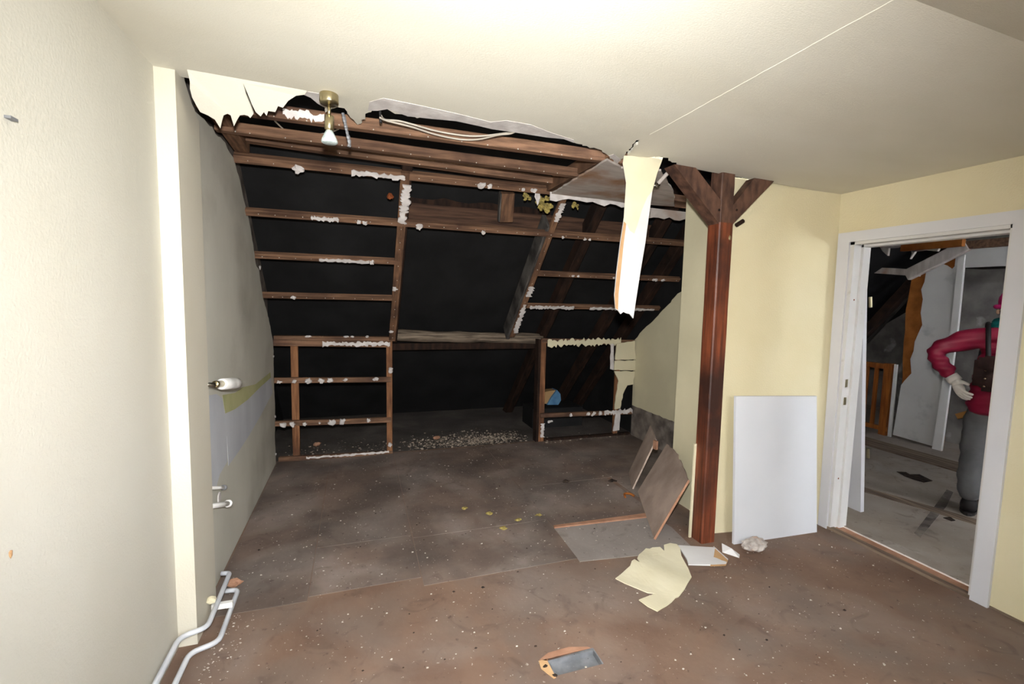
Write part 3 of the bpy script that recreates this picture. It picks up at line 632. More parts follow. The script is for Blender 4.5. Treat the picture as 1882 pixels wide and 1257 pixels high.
# heating pipes along the left wall
def pipe(name, pts, r, label):
    o = empty(name, Vector(pts[0]), label, 'pipe', 'white heating pipes')
    out = []
    P = [Vector(p) for p in pts]
    out = [P[0]]
    for i in range(1, len(P)-1):
        a = (P[i-1]-P[i]); b = (P[i+1]-P[i]); k = min(.035, a.length*.45, b.length*.45)
        p0 = P[i]+a.normalized()*k; p1 = P[i]+b.normalized()*k
        for t in range(6):
            t /= 5; out.append(p0*(1-t)**2+P[i]*2*t*(1-t)+p1*t*t)
    out.append(P[-1]); bm = NB(); tube(bm, out, r, 12); mk('pipe_run', bm, 'pipe_paint', o, True); return o
def gp(x, y, z): return on(x, y, 'z', z)
p1 = pipe('heating_pipe', [(-.705,.2,.085), (-.705,2.13,.085), (-.615,2.165,.085), (-.625,2.58,.085), (-.665,2.585,.085)], .011, 'white heating pipe nearest the pilaster wall')
p2 = pipe('heating_pipe', [(-.66,.2,.035), (-.66,2.09,.035), (-.565,2.13,.035), (-.572,2.50,.035), (-.63,2.505,.035)], .011, 'white heating pipe lying lower and further from the pilaster wall')
bx('pipe_clip', -.645, -.56, 2.335, 2.355, .05, .075, 'plastic_white', p2); blob(bmx := NB(), (-.645, 2.34, .10), .02, .02, .016, 2, .2); mk('clip_plug', bmx, 'cream_card', p1)
# thermostat valve
vb = on(383, 708, 'x', XS+.0); tv = empty('radiator_valve', Vector((XS+.02, 2.60, 1.03)), 'white thermostatic radiator valve head on a brass stub by the bare blue patch', 'radiator valve')
V0 = on(384, 708, 'x', XS+.05); V1 = on(398, 706, 'x', XS+.055); V2 = on(407, 706, 'x', XS+.06); V3 = on(436, 704, 'x', XS+.075)
bm = NB(); tube(bm, [Vector((XS, V0.y+.03, V0.z)), V0.lerp(V1, .3), V1], .011, 10); mk('pipe_stub', bm, 'chrome', tv, True)
ax = (V3-V2).normalized()
bm = NB(); lathe(bm, V1-ax*.0, ax, [(-.02, .012), (-.018, .017), (.01, .017), (.012, .014), ((V2-V1).length+.002, .018)], 12); mk('brass_body', bm, 'brass', tv, True)
LL = (V3-V2).length
bm = NB(); lathe(bm, V2, ax, [(0, .022), (.006, .028), (LL*.55, .030), (LL*.6, .028), (LL*.64, .030), (LL*.95, .028), (LL, .022)], 22); mk('thermostat_head', bm, 'plastic_white', tv, True)
# capped pipe ends
for (x0, y0, x1, y1, r, lab) in ((389,897,413,896,.009,'smaller capped pipe end sticking out under the bare blue patch'),(391,930,421,925,.013,'thicker white capped pipe end with ring, lowest on the side wall')):
    A = on(x0, y0, 'x', XS+.02); B = on(x1, y1, 'x', XS+.045); e = empty('capped_pipe_end', A, lab, 'pipe')
    bm = NB(); tube(bm, [Vector((XS-.01, A.y-.04, A.z)), A, A.lerp(B, .5), B], r, 12); mk('stub', bm, 'plastic_white', e, True)
    bm = NB(); lathe(bm, B, (B-A).normalized(), [(-.02, r*1.5), (0, r*1.5), (.004, r*1.2)], 12); mk('cap', bm, 'plastic_white' if r > .01 else 'metal_grey', e, True)
    if r > .01:
        bm = NB(); lathe(bm, Vector((XS-.004, B.y, B.z+.035)), (1, 0, 0), [(0, .032), (.006, .032), (.008, .024)], 16); mk('wall_rosette', bm, 'gypsum', e, True)
# hook and chip on left wall
c = on(14, 217, 'x', XL); bm = NB(); box(bm, XL, XL+.012, c.y-.012, c.y+.012, c.z-.003, c.z+.003); tag(mk('wall_hook', bm, 'metal_grey'), 'small grey hook on the off-white wall', 'hook')
c = on(19, 1018, 'x', XL); bm = NB(); blob(bm, (XL, c.y, c.z), .004, .006, .012, 1, .3); tag(mk('wall_plug', bm, 'tan_card'), 'tiny brown wall plug low on the off-white wall', 'wall plug')

# socket hole in the floor
sh = empty('floor_socket_box', ((HX0+HX1)/2, (HY0+HY1)/2, -.05), 'open grey metal socket box sunk in the brown floor', 'socket box')
bm = NB(); box(bm, HX0+.005, HX1-.004, HY0+.003, HY1-.012, -.035, -.022); mk('box_bottom', bm, 'metal_grey', sh)
bm = NB(); box(bm, HX0+.004, HX1-.004, HY1-.012, HY1, -.045, .003); mk('box_side', bm, 'metal_grey', sh)
bm = NB(); box(bm, HX0, HX0+.006, HY0, HY1, -.045, .002); mk('box_end', bm, 'metal_grey', sh)
bm = NB(); box(bm, HX1-.006, HX1, HY0, HY1, -.045, .002); mk('box_end', bm, 'metal_grey', sh)
prism('cut_edge', jag([(HX0-.03,HY1+.005,0), (HX0+.02,HY1+.03,0), (HX0+.12,HY1+.035,0), (HX1-.02,HY1+.012,0), (HX1-.01,HY1,0), (HX0,HY1-.01,0)], 0, 1), (0, 0, .003), 'hardboard_edge', sh)
prism('cut_edge', [(HX0-.035,HY1,0), (HX0,HY1,0), (HX0,HY0-.01,0), (HX0-.01,HY0-.012,0), (HX0-.04,HY0+.05,0)], (0, 0, .003), 'tan_card', sh)
for x, y in ((HX0-.02, HY0+.055), (HX0+.0, HY0-.0)): blob(bmx := NB(), (x, y, .003), .012, .008, .004, 1, .3); mk('screw', bmx, 'crumb_dark', sh)

# white panel leaning on the back wall
def lean(name, bl, br, tl, tr, th, mt, **kw):
    bl, br, tl, tr = map(Vector, (bl, br, tl, tr)); n = (br-bl).cross(tl-bl).normalized()
    return prism(name, [bl, br, tr, tl], n*th, mt, **kw)
wp = lean('leaning_board', (2.245,2.222,0), (2.915,2.195,0), (2.205,2.245,.945), (2.878,2.245,.917), .018, 'white_panel'); tag(wp, 'plain white board leaning against the cream wall beside the post', 'board')
# boards leaning on the post
n = Vector((.247, 0, .364))
A = Vector((1.790,2.385,.006)); B = Vector((2.115,3.06,.006)); 
fb = empty('leaning_board', A, 'dusty brown board with orange edge leaning against the foot of the post', 'board')
T1 = Vector((2.030,2.385,.367)); T2 = Vector((2.325,3.06,.40))
tp2 = jag([T1, T1.lerp(T2, .35)+n*.05, T1.lerp(T2, .7)+n*.06, T2], .008, .05)
nn = (B-A).cross(T1-A).normalized()
pl = Vector(nn)
tp2 = [p-pl*((p-A).dot(pl)) for p in tp2]
prism('board_face', [A, B]+tp2[::-1], -pl*.010 if pl.x > 0 else pl*.010, 'board_face', fb)
d = (B-A).normalized()
prism('board_edge', [A-d*.004, A-d*.004+(T1-A), A-d*.004+(T1-A)-pl*.014*(1 if pl.x > 0 else -1), A-d*.004-pl*.014*(1 if pl.x > 0 else -1)], d*.0035, 'hardboard_edge', fb)
A2, B2 = Vector((2.10,3.13,.006)), Vector((2.27,3.45,.006)); T3, T4 = Vector((2.30,3.13,.40)), Vector((2.47,3.45,.42))
sb = lean('leaning_board', A2, B2, T3, T4, .012, 'board_face'); tag(sb, 'grey board leaning behind the dusty orange-edged board', 'board')
bm = NB(); box(bm, 2.27, 2.29, 3.08, 3.12, .33, .40); tag(mk('wood_offcut', bm, 'hardboard_edge'), 'small orange wood offcut at the top of the leaning boards', 'wood')

# torn cream sheet on the floor
def floor_sheet(name, px, mt, z, th, label, cat, parent=None, warp=0):
    bm = NB(); pts = [on(x, y, 'z', z) for x, y in px]
    a = [bm.verts.new(p) for p in pts]; f = bm.faces.new(a); bmesh.ops.triangulate(bm, faces=[f])
    bmesh.ops.subdivide_edges(bm, edges=bm.edges[:], cuts=3, use_grid_fill=True)
    for v in bm.verts: v.co.z += warp*(math.sin(v.co.x*17+v.co.y*9)+1)*.5
    r = bmesh.ops.extrude_face_region(bm, geom=bm.faces[:]); bmesh.ops.translate(bm, verts=[e for e in r['geom'] if isinstance(e, bmesh.types.BMVert)], vec=(0, 0, th))
    o = mk(name, bm, mt, parent); return tag(o, label, cat) if label else o
cs = floor_sheet('torn_cream_sheet', [(1131,1065),(1150,1049),(1158,1043),(1161,1035),(1166,1032),(1176,1038),(1171,1030),(1174,1022),(1187,1009),(1194,1010),(1199,1008),(1213,1008),(1221,1015),(1220,1005),(1232,1002),(1244,1004),(1250,1012),(1252,1024),(1258,1034),(1265,1046),(1271,1063),(1258,1086),(1247,1098),(1241,1100),(1234,1108),(1225,1116),(1208,1128),(1190,1119),(1174,1107),(1192,1098),(1205,1092),(1190,1091),(1168,1082),(1148,1074)], 'cream_card', .004, .005, 'torn yellowish cream sheet of board lying on the brown floor', 'board', warp=.010)
wst = floor_sheet('white_card_strip', [(1246,1005),(1314,1008),(1325,1018),(1338,1030),(1334,1040),(1310,1041),(1265,1039),(1262,1030)], 'white_card', .006, .008, 'white board strip with brown end poking out beside the torn cream sheet', 'board', warp=.004)
floor_sheet('brown_end', [(1314,1008),(1325,1018),(1338,1030),(1334,1040),(1305,1041),(1312,1022)], 'tan_card', .016, .0012, None, None, wst)
# lump and shard
c = on(1386, 1010, 'z', 0); bm = NB(); blob(bm, (c.x, c.y+.005, .03), .088, .05, .040, 3, .16)
for v in bm.verts: v.co.z = max(v.co.z, 0)
cl = mk('plaster_lump', bm, 'concrete_lump'); tag(cl, 'rough white mortar lump lying in front of the white leaning board', 'rubble')
c = on(1344, 1018, 'z', 0); bm = NB(); v = [bm.verts.new(c+Vector(q)) for q in ((-.04,.03,0), (.012,-.05,0), (.045,-.02,0), (-.005,.075,.03), (.0,0,.035))]
for q in ((0,1,4), (1,2,4), (2,3,4), (3,0,4), (0,3,2,1)): bm.faces.new([v[i] for i in q])
tag(mk('plaster_shard', bm, 'white_card'), 'small folded white shard between the post and the mortar lump', 'rubble')
# packet behind the knee wall
c = Vector((2.12, 5.15, .22)); pk = empty('folded_packet', (2.2, 5.2, 0), 'crumpled brown and blue packet on a ledge behind the knee wall', 'packet')
A = [on(x, y, 'y', 5.1) for x, y in ((994,722),(1012,718),(1024,717),(1008,742),(990,742))]
prism('brown_part', A, (0, .12, 0), 'packet_tan', pk)
A = [on(x, y, 'y', 5.07) for x, y in ((1024,717),(1030,724),(1031,736),(1026,744),(1006,744),(1014,730))]
prism('blue_part', A, (0, .15, 0), 'packet_blue', pk)
lg = bx('eaves_ledge', 1.95, 2.6, 5.0, 5.35, 0, .232, 'felt'); tag(lg, 'black covered ledge under the crumpled packet', 'ledge')

# knot/rusty fixing at the left rafter
c = slope_pt(.225, 3.40, .03); bm = NB(); blob(bm, c, .02, .015, .022, 2, .3); tag(mk('rusty_fixing', bm, 'rust'), 'small rusty fixing on the felt beside the plastered rafter', 'fixing')

# crumbs
def crumbs(name, n, region, r0, r1, mt, label, rnd):
    bm = NB()
    for _ in range(n):
        x, y, z = region(rnd); r = r0*(r1/r0)**(rnd.random()**2)
        res = bmesh.ops.create_icosphere(bm, subdivisions=0 if False else 1, radius=r) if r > .009 else bmesh.ops.create_cone(bm, segments=4, radius1=r, radius2=r*.5, depth=r*.9, cap_ends=True)
        q = Matrix.Rotation(rnd.uniform(0, 6.28), 3, 'Z')
        for v in res['verts']:
            k = 1+rnd.uniform(-.3, .3); p = q @ (v.co*k); v.co = Vector((x+p.x*1.3, y+p.y, z+max(0, p.z+r*.35)*.7))
    o = mk(name, bm, mt); return tag(o, label, 'debris', kind='stuff')
R = random.Random(3)
crumbs('plaster_crumbs', 700, lambda r: (r.uniform(-.6, 2.95), r.uniform(.9, 2.25), 0), .0012, .0055, 'crumb', 'white plaster crumbs scattered over the brown floor', R)
crumbs('plaster_crumbs', 600, lambda r: (r.uniform(-.6, 2.2), r.uniform(2.35, 4.45), .006), .0014, .006, 'crumb', 'white plaster crumbs scattered over the dark alcove floor', R)
crumbs('dirt_crumbs', 260, lambda r: (r.uniform(-.6, 2.3), r.uniform(1.0, 3.9), .003), .0015, .008, 'crumb_dark', 'dark dirt crumbs scattered over the floor', R)
crumbs('rubble_heap', 1500, lambda r: (r.triangular(.33, 1.82, 1.3), 4.72+abs(r.gauss(0, .16))-.2*r.random(), .0), .003, .012, 'crumb_mid', 'strip of pale rubble swept along the knee wall opening', R)
crumbs('rubble_crumbs', 300, lambda r: (r.uniform(-.66, .28), 4.5+abs(r.gauss(0, .25)), .0), .002, .010, 'crumb_mid', 'pale rubble under the laths of the knee wall', R)
crumbs('rubble_crumbs', 160, lambda r: (r.uniform(1.9, 2.95), 4.42+abs(r.gauss(0, .1)), .004), .002, .014, 'crumb_mid', 'pale rubble along the foot of the gable side laths', R)
crumbs('pipe_dust', 240, lambda r: (-.60+abs(r.gauss(0, .06)), r.uniform(1.5, 2.5), 0), .0012, .006, 'crumb', 'white plaster dust along the heating pipes', R)
for x, y in ((855,935),(900,945),(952,957),(925,972),(990,948)):
    c = on(x, y, 'z', .006); bm = NB(); blob(bm, (c.x, c.y, .012), .022, .016, .008, 2, .4); tag(mk('insulation_fleck', bm, 'insulation'), 'small yellow wool fleck on the dark alcove floor', 'insulation', 'yellow flecks on the alcove floor')
for x, y, lab, r in ((1040,885,'dark leaf-like scrap on the alcove floor away from the boards',.03),(1125,884,'flat dark brown scrap on the alcove floor near the leaning boards',.035)):
    c = on(x, y, 'z', .006); bm = NB(); blob(bm, (c.x, c.y, .010), r, r*.8, .008, 2, .4); tag(mk('dirt_scrap', bm, 'crumb_dark'), lab, 'debris')
c = on(1156, 913, 'z', .006); bm = NB(); tube(bm, smooth_path([(c.x-.04,c.y-.01,.012),(c.x-.02,c.y+.03,.02),(c.x+.02,c.y+.02,.02),(c.x+.04,c.y-.01,.012)], 5), .009, 6); tag(mk('bark_curl', bm, 'fibreboard'), 'curled orange-brown bark scrap beside the leaning boards', 'debris')
for x, y, lab in ((583,818,'orange brick crumb behind the left laths'), (802,806,'orange brick crumb in the pale rubble strip'), (432,1075,'orange brick crumb near the pipe ends')):
    c = on(x, y, 'z', .01); bm = NB(); blob(bm, (c.x, c.y, .02), .035, .02, .02, 2, .3); tag(mk('brick_crumb', bm, 'hardboard_edge'), lab, 'rubble')

# ================================================================== LANDING BEYOND THE DOOR
HX = 5.95
hf = bx('floor_landing', XR+.112, 8.2, -1.6, 6.4, -.12, 0, 'floor_hall'); tag(hf, 'grey dusty floor of the landing', 'floor', kind='structure')
bx('floor_beam', 5.30, 5.62, 1.2, 4.2, 0, .012, 'wood_y', hf)
prism('floor_board_edge', [(3.75,3.2,0), (4.35,1.2,0), (4.47,1.2,0), (3.87,3.2,0)], (0, 0, .004), 'wood_y', hf)
prism('dirt_track', [on(x, y, 'z', 0) for x, y in [(1680,980),(1692,988),(1740,930),(1752,905),(1740,900),(1722,925)]], (0, 0, .003), 'masonry', hf)
prism('dark_floor_patch', [on(x, y, 'z', 0) for x, y in [(1648,867),(1665,868),(1672,872),(1690,872),(1714,884),(1698,887),(1680,882),(1664,876)]], (0, 0, .003), 'crumb_dark', hf)  # this flat dark sheet and the next stand for holes in the floor
for px_ in ([(1733,952),(1746,950),(1756,957),(1748,958)],): prism('dark_floor_patch', [on(x, y, 'z', 0) for x, y in px_], (0, 0, .003), 'crumb_dark', hf)
# brown board wall with torn white lining
bpx = [(1677,503),(1690,498),(1702,492),(1733,480),(1762,470),(1757,560),(1728,824),(1641,799),(1656,720),(1659,691),(1659,660),(1661,628),(1669,549)]
hw = prism('wall_landing', [Vector((HX, p.y, max(0, p.z))) for p in jag([on(x, y, 'x', HX) for x, y in bpx], .012, .12)], (.05, 0, 0), 'fibreboard'); tag(hw, 'brown fibreboard wall with torn white lining across the landing', 'wall', kind='structure')
wpx = [(1762,484),(1758,486),(1750,494),(1741,488),(1733,485),(1702,500),(1699,518),(1693,532),(1696,550),(1692,575),(1695,597),(1688,612),(1681,628),(1679,645),(1673,660),(1675,686),(1662,700),(1656,708),(1641,799),(1728,824),(1745,640)]
prism('white_lining', [Vector((HX-.006, p.y, max(0, p.z))) for p in [on(x, y, 'x', HX-.006) for x, y in wpx]], (.005, 0, 0), 'hall_white', hw)
hd = empty('door_2', (HX, 2.7, 0), 'white trimmed opening across the landing', 'door', kind='structure')
prism('door_post', [on(x, y, 'x', HX-.03) for x, y in [(1712,828),(1729,832),(1760,600),(1773,468),(1761,472),(1745,620)]], (.03, 0, 0), 'white_worn', hd)
prism('door_head', [(HX-.01, 3.20, 1.945), (HX-.01, 1.2, 1.93), (HX-.01, 1.2, 2.12), (HX-.01, 3.20, 2.13)], (.06, 0, 0), 'hall_white', hd)
bx('lintel_plank', HX-.05, HX+.05, 1.2, 3.25, 2.13, 2.21, 'wood_x', hd)
bk = bx('wall_landing_back', 6.42, 6.5, .5, 3.40, -.1, 2.4, 'hall_grey'); tag(bk, 'mottled grey plaster wall seen through the white trimmed opening', 'wall', kind='structure')
bx('lintel_soffit', HX+.05, 6.42, 1.2, 3.2, 1.95, 2.0, 'wood_dark', hd)
beam('cross_bar', (6.30, 3.22, .335), (6.30, 2.4, .83), .05, .06, (0, 0, 1), 'bar_wood', hd)
# stair balustrade
ba = empty('stair_balustrade', (HX+.02, 3.85, 0), 'orange-brown wooden stair balustrade at the end of the landing', 'balustrade')
bx('handrail', HX-.0, HX+.06, 3.70, 4.6, .79, .85, 'rail_wood', ba); bx('bottom_rail', HX, HX+.05, 3.70, 4.6, .05, .10, 'rail_wood', ba)
bx('newel_post', HX-.01, HX+.07, 3.71, 3.79, 0, .86, 'rail_wood', ba)
for y in (3.87, 3.98, 4.09, 4.20, 4.31, 4.42): bx('baluster', HX+.01, HX+.04, y, y+.035, .08, .80, 'rail_wood', ba)
bx('corner_strip', HX-.005, HX+.02, 3.655, 3.685, 0, .86, 'white_worn', ba)
# masonry and rafters over the stairwell
sm = bx('wall_stairwell', 7.6, 7.75, 2.5, 6.4, -.1, 1.75, 'hall_grey'); tag(sm, 'rough grey masonry wall over the stairwell', 'wall', kind='structure')
rt = empty('stairwell_rafters', (6.6, 4.0, 1.2), 'dark sloping rafters over the stairwell', 'roof timber')
for dx, w, mt in ((0, .10, 'wood_dark'), (.5, .12, 'wood_greys')):
    A = on(1575, 628, 'x', 6.3+dx); B = on(1690, 505, 'x', 6.3+dx); beam('rafter', A+(A-B)*.6+Vector((0,0,-.15*dx)), B+(B-A)*.6+Vector((0,0,-.15*dx)), w, .10, (0, 0, 1), mt, rt)
# plaster-covered brace along the torn wall top, broken ceiling edge
A = on(1640, 512, 'x', HX-.05); 
hb = empty('plastered_beam', (HX-.05, 3.4, 1.9), 'plaster crusted sloping beam above the torn brown wall', 'roof timber')
beam('beam', on(1668, 506, 'x', HX-.04), on(1778, 450, 'x', HX-.04), .06, .12, (0, 0, 1), 'gypsum_dirty', hb, wob=.006)
beam('beam', on(1596, 496, 'x', HX-.04), on(1690, 502, 'x', HX-.04), .05, .07, (0, 0, 1), 'gypsum_dirty', hb, wob=.006)
beam('beam', on(1585, 492, 'x', HX+.25), on(1612, 500, 'x', HX+.25), .05, .10, (0, 0, 1), 'fibreboard', hb)
hx = 5.2
tl = prism('torn_landing_ceiling', [Vector((hx, p.y, p.z)) for p in [on(x, y, 'x', hx) for x, y in [(1590,420),(1612,446),(1622,462),(1631,470),(1633,456),(1648,455),(1656,452),(1672,456),(1676,466),(1672,476),(1682,462),(1700,460),(1722,462),(1735,440),(1740,400)]]], (.03, 0, 0), 'gypsum_dirty'); tag(tl, 'ragged hanging edge of broken plaster under the landing roof', 'plaster')
bx('wood_lath', hx-.03, hx+.02, 2.75, 3.25, 2.08, 2.16, 'fibreboard', tl)
tl2 = prism('torn_landing_ceiling', [Vector((hx, p.y, p.z)) for p in [on(x, y, 'x', hx) for x, y in [(1800,420),(1832,432),(1848,428),(1862,434),(1890,440),(1890,400)]]], (.03, 0, 0), 'gypsum'); tag(tl2, 'pale broken plaster edge above the white trimmed opening', 'plaster')
# landing roof and outer walls
hr = prism('roof_landing', [(XR+.11,-1.7,2.75), (8.3,-1.7,2.75), (8.3,3.2,2.75), (8.3,6.4,.6), (XR+.11,6.4,.6), (XR+.11,3.2,2.75)][:0] or [(XR+.11,-1.7,2.75), (8.3,-1.7,2.75), (8.3,2.8,2.75), (XR+.11,2.8,2.75)], (0, 0, .1), 'felt'); tag(hr, 'black felt under the landing roof', 'roof felt', kind='structure')
hr2 = prism('roof_landing_slope', [(XR+.11,2.8,2.75), (8.3,2.8,2.75), (8.3,6.4,.2), (XR+.11,6.4,.2)], (0, .08, .1), 'felt'); tag(hr2, 'black felt on the slope over the stairwell', 'roof felt', kind='structure')
bm = NB(); box(bm, 8.2, 8.3, -1.7, 6.5, -.1, 2.9); box(bm, XR+.11, 8.3, 6.4, 6.5, -.1, 2.9); tag(mk('wall_landing_outer', bm, 'hall_grey'), 'grey outer wall of the stairwell', 'wall', kind='structure')
# gable window lighting the landing from the right
bm = NB(); box(bm, XR+.11, 4.6, -1.7, -1.6, -.1, 2.9); box(bm, 5.6, 8.3, -1.7, -1.6, -.1, 2.9); box(bm, 4.6, 5.6, -1.7, -1.6, -.1, .9); box(bm, 4.6, 5.6, -1.7, -1.6, 2.0, 2.9)
tag(mk('wall_landing_right', bm, 'hall_grey'), 'grey end wall of the landing with a window', 'wall', kind='structure')
w2 = empty('window_2', (5.1, -1.65, .9), 'window at the end of the landing', 'window', kind='structure')
for a in ((4.6,4.66,.9,2.0), (5.54,5.6,.9,2.0), (4.6,5.6,.9,.96), (4.6,5.6,1.94,2.0)): bx('window_frame', a[0], a[1], -1.68, -1.62, a[2], a[3], 'white_gloss', w2)
bx('window_pane', 4.66, 5.54, -1.652, -1.648, .96, 1.94, 'window_glass', w2)
# door leaf leaning behind the frame
dl = empty('door_leaf', (3.5, 2.6, 0), 'white unhung door leaf leaning behind the door frame', 'door leaf')
a, b_, c_, d_ = Vector((3.556,2.312,0)), Vector((3.556,3.05,0)), Vector((3.20,2.21,1.93)), Vector((3.20,2.95,1.93))
lean('leaf', a, b_, c_, d_, -.035, 'white_gloss', parent=dl)
for t in (.24, .80):
    p = a.lerp(c_, t); bm = NB(); tube(bm, [p+Vector((.02, -.012, -.035)), p+Vector((.008, -.012, .035))], .011, 8); mk('hinge', bm, 'brass', dl)

# ================================================================== PERSON
PF = Vector((.90, .43, 0)).normalized(); PL = Vector((-PF.y, PF.x, 0)); PC = Vector((4.355, 1.985, 0))
def pw(l, f, z): return PC+PL*l+PF*f+Vector((0, 0, z))
def skin(name, verts, edges, mt, parent=None, sub=2, root=0, post=None):
    me = bpy.data.meshes.new(name+'_skeleton'); me.from_pydata([v[0] for v in verts], edges, [])
    o = bpy.data.objects.new(name+'_tmp', me); COL.objects.link(o)
    md = o.modifiers.new('skin', 'SKIN'); md.use_smooth_shade = True
    for i, v in enumerate(verts):
        sv = me.skin_vertices[0].data[i]; r = v[1]; sv.radius = r if isinstance(r, tuple) else (r, r); sv.use_root = (i == root)
    o.modifiers.new('sub', 'SUBSURF').levels = sub; o.modifiers['sub'].render_levels = sub
    dg = bpy.context.evaluated_depsgraph_get(); dg.update(); m2 = bpy.data.meshes.new_from_object(o.evaluated_get(dg))
    bpy.data.objects.remove(o); bm = NB(); bm.from_mesh(m2); bpy.data.meshes.remove(m2)
    if post: post(bm)
    return mk(name, bm, mt, parent, True)
def legs(k): return [(pw(.0, 0, .88), .125*k), (pw(.09, 0, .80), .10*k), (pw(.10, .01, .48), .072*k), (pw(.10, -.01, .10), .052*k), (pw(-.09, .0, .80), .10*k), (pw(-.10, .03, .48), .072*k), (pw(-.11, .02, .10), .052*k)]
EL, HD = (.40, -.06, 1.19), (.22, -.10, .985)
arm_l = [(pw(.16, -.01, 1.31), .032), (pw(.29, -.04, 1.26), .030), (pw(*EL), .028), (pw(.31, -.09, 1.085), .026), (pw(.24, -.11, .99), .024)]
arm_r = [(pw(-.16, -.01, 1.30), .032), (pw(-.22, -.02, 1.18), .030), (pw(-.25, -.03, 1.05), .028), (pw(-.24, .08, .95), .026), (pw(-.22, .17, .90), .026)]
V = [(pw(0, 0, .90), .07), (pw(0, 0, 1.08), .07), (pw(0, -.01, 1.25), .075), (pw(0, -.005, 1.36), .05), (pw(-.012, .01, 1.43), .052), (pw(-.018, .02, 1.50), .082), (pw(-.018, .02, 1.58), .084)]
E_ = [(0,1),(1,2),(2,3),(3,4),(4,5),(5,6)]
b0 = len(V); V += arm_l; E_ += [(3, b0)]+[(b0+i, b0+i+1) for i in range(4)]
b1 = len(V); V += arm_r; E_ += [(3, b1)]+[(b1+i, b1+i+1) for i in range(4)]
b2 = len(V); LG = legs(.55)[1:]; V += LG; E_ += [(0, b2), (b2, b2+1), (b2+1, b2+2), (0, b2+3), (b2+3, b2+4), (b2+4, b2+5)]
pe = skin('person', V, E_, 'skin', sub=2); tag(pe, 'person in a red quilted jacket seen from behind, gloved hand on hip, on the landing', 'person')
# jacket
def quilt(bm):
    bm.normal_update(); mv = [(v, v.normal.copy()*(.0065*math.sin(v.co.z*95+v.co.y*14))) for v in bm.verts]
    for v, d in mv: v.co += d
V = [(pw(0, .0, .735), (.195, .195)), (pw(0, .0, .84), (.195, .195)), (pw(0, 0, .98), (.175, .175)), (pw(0, 0, 1.12), (.16, .16)), (pw(0, -.01, 1.25), (.16, .16)), (pw(0, -.005, 1.33), (.13, .13)), (pw(0, 0, 1.385), (.075, .075))]
E_ = [(0,1),(1,2),(2,3),(3,4),(4,5),(5,6)]
kl2 = [(pw(.17, -.01, 1.305), .085), (pw(.29, -.04, 1.25), .076), (pw(EL[0]-.01, EL[1], EL[2]), .068), (pw(.325, -.09, 1.09), .060), (pw(.258, -.11, 1.015), .050)]
kr2 = [(pw(-.15, -.01, 1.295), .080), (pw(-.225, -.02, 1.17), .072), (pw(-.255, -.03, 1.04), .066), (pw(-.245, .07, .96), .058), (pw(-.225, .14, .915), .048)]
b0 = len(V); V += kl2; E_ += [(5, b0)]+[(b0+i, b0+i+1) for i in range(4)]
b1 = len(V); V += kr2; E_ += [(5, b1)]+[(b1+i, b1+i+1) for i in range(4)]
skin('jacket', V, E_, 'jacket', pe, sub=3, post=quilt)
# trousers
V = [(pw(0, 0, .90), (.15, .15)), (pw(0, 0, .82), (.15, .15)), (pw(.088, 0, .72), .112), (pw(.10, .01, .47), .092), (pw(.105, -.015, .24), .085), (pw(.105, -.02, .09), .078), (pw(-.088, 0, .72), .112), (pw(-.10, .03, .47), .092), (pw(-.11, .02, .24), .085), (pw(-.115, .01, .09), .078)]
def crease(bm):
    for v in bm.verts:
        k = .004*math.sin(v.co.z*60+v.co.y*25)+.003*math.sin(v.co.z*31-v.co.x*40); v.co += PL*k
skin('trousers', V, [(0,1),(1,2),(2,3),(3,4),(4,5),(1,6),(6,7),(7,8),(8,9)], 'trousers', pe, post=crease)
def boot(l, f):
    def flat(bm):
        for v in bm.verts: v.co.z = max(v.co.z, 0)
    skin('boot', [(pw(l, f, .13), .050), (pw(l, f-.005, .05), .053), (pw(l, f+.10, .038), .046), (pw(l, f+.19, .032), .036)], [(0,1),(1,2),(2,3)], 'boot', pe, post=flat)
    bm = NB(); n = 14; a = []
    for k in range(n):
        t = 2*math.pi*k/n; a.append(pw(l+.048*math.sin(t), f+.075+.135*math.cos(t), 0))
    prism('boot_sole', a, (0, 0, .022), 'boot', pe)
boot(.105, -.02); boot(-.115, .01)
def ph(l, f, z): return pw(l-.018, f, z)
# hat, hair, scarf, face
bm = NB(); blob(bm, ph(0, .015, 1.575), .092, .092, .098, 3, 0); bmesh.ops.delete(bm, geom=[v for v in bm.verts if v.co.z < 1.535], context='VERTS'); mk('knit_hat', bm, 'hat', pe, True)
bm = NB(); tube(bm, [ph(.098*math.cos(t), .015+.098*math.sin(t), 1.535) for t in [2*math.pi*i/24 for i in range(25)]], .016, 8); mk('hat_brim', bm, 'hat', pe, True)
bm = NB(); blob(bm, ph(0, .0, 1.64), .001, .001, .001, 1, 0); blob(bm, ph(0, .015, 1.685), .035, .035, .035, 2, .12); mk('pompom', bm, 'hat', pe, True)
bm = NB(); blob(bm, ph(0, -.02, 1.50), .078, .078, .06, 2, .05); mk('hair', bm, 'hair', pe, True)
bm = NB(); blob(bm, ph(0, .112, 1.50), .012, .012, .018, 2, 0); mk('nose', bm, 'skin', pe, True)
for s in (-1, 1):
    bm = NB(); blob(bm, ph(.032*s, .095, 1.525), .010, .010, .008, 1, 0); mk('eye', bm, 'plastic_white', pe, True)
    bm = NB(); blob(bm, ph(.086*s, .02, 1.50), .012, .012, .022, 1, 0); mk('ear', bm, 'skin', pe, True)
bm = NB(); tube(bm, [ph(-.025, .098, 1.462), ph(0, .104, 1.460), ph(.025, .098, 1.462)], .005, 6); mk('mouth', bm, 'rust', pe)
for zz, r, tt in ((1.395, .088, .026), (1.425, .082, .022)):
    bm = NB(); tube(bm, [ph(r*1.1*math.cos(t), r*math.sin(t), zz+.008*math.sin(3*t)) for t in [2*math.pi*i/24 for i in range(25)]], tt, 8); mk('scarf', bm, 'scarf', pe, True)
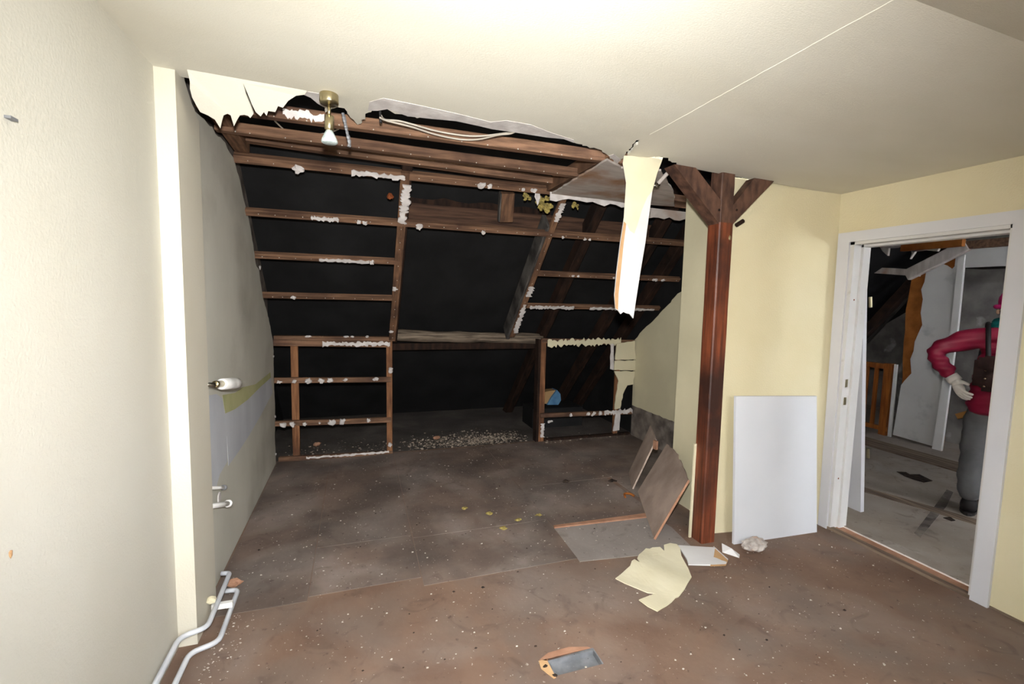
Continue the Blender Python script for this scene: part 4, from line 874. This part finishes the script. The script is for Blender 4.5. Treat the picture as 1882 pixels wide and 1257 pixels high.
# gloved hands with curled fingers
def hand(w, p, side, d):
    w, p = Vector(w), Vector(p)
    V = [(w, .030), (w.lerp(p, .35), .033), (p, .036)]; E = [(0,1),(1,2)]
    fw = (p-w).normalized(); up = Vector((0, 0, 1)); sd = fw.cross(up).normalized(); up = sd.cross(fw)
    for i, (o, ln) in enumerate(((-.027,.062),(-.009,.07),(.009,.066),(.027,.052))):
        k = len(V); a = p+up*o; V += [(a+fw*.028, .0105), (a+fw*ln*.8+d*.012, .010), (a+fw*ln*1.0+d*.040, .009)]; E += [(2, k), (k, k+1), (k+1, k+2)]
    k = len(V); a = w.lerp(p, .5)+up*.030; V += [(a+up*.012+d*.01, .012), (a+up*.030+fw*.03+d*.02, .0105)]; E += [(1, k), (k, k+1)]
    skin('glove', V, E, 'glove', pe, sub=2)
hand(pw(.245, -.13, .995), pw(.215, -.165, .935), 1, PF*.3-PL)
hand(pw(-.222, .16, .90), pw(-.215, .21, .86), -1, -PF)
bm = NB(); tube(bm, [pw(.272, -.112, 1.022), pw(.238, -.118, .985)], .042, 12); mk('glove_cuff', bm, 'glove', pe, True)
# backpack carried on the back
bp_ = empty('backpack', pw(0, -.2, .95), 'dark brown studded backpack on the back of the person', 'backpack')
bm = NB(); bmesh.ops.create_cube(bm, size=1)
bmesh.ops.bevel(bm, geom=bm.edges[:], offset=.14, segments=3, affect='EDGES')
for v in bm.verts: q = v.co.copy(); v.co = pw(-.015+q.x*.34, -.235+q.y*.12, 1.075+q.z*.24)
mk('pack_body', bm, 'pack', bp_, True)
bm = NB(); bmesh.ops.create_cube(bm, size=1); bmesh.ops.bevel(bm, geom=bm.edges[:], offset=.12, segments=2, affect='EDGES')
for v in bm.verts: q = v.co.copy(); v.co = pw(-.015+q.x*.30, -.303+q.y*.035, 1.15+q.z*.10)
mk('pack_flap', bm, 'pack', bp_, True)
bm = NB()
for i in range(5):
    for j in range(4): blob(bm, pw(-.145+.06*i, -.299, .99+.055*j), .009, .006, .006, 1, .1)
o = mk('pack_studs', bm, 'pack_studs', bp_); o['kind'] = 'stuff'
for s in (-1, 1):
    bm = NB(); tube(bm, smooth_path([pw(.09*s, -.20, 1.18), pw(.10*s, -.17, 1.30), pw(.11*s, -.06, 1.415), pw(.115*s, .07, 1.34), pw(.13*s, .13, 1.18), pw(.15*s, .02, 1.0)], 4), .014, 6); mk('strap', bm, 'boot', bp_, True)
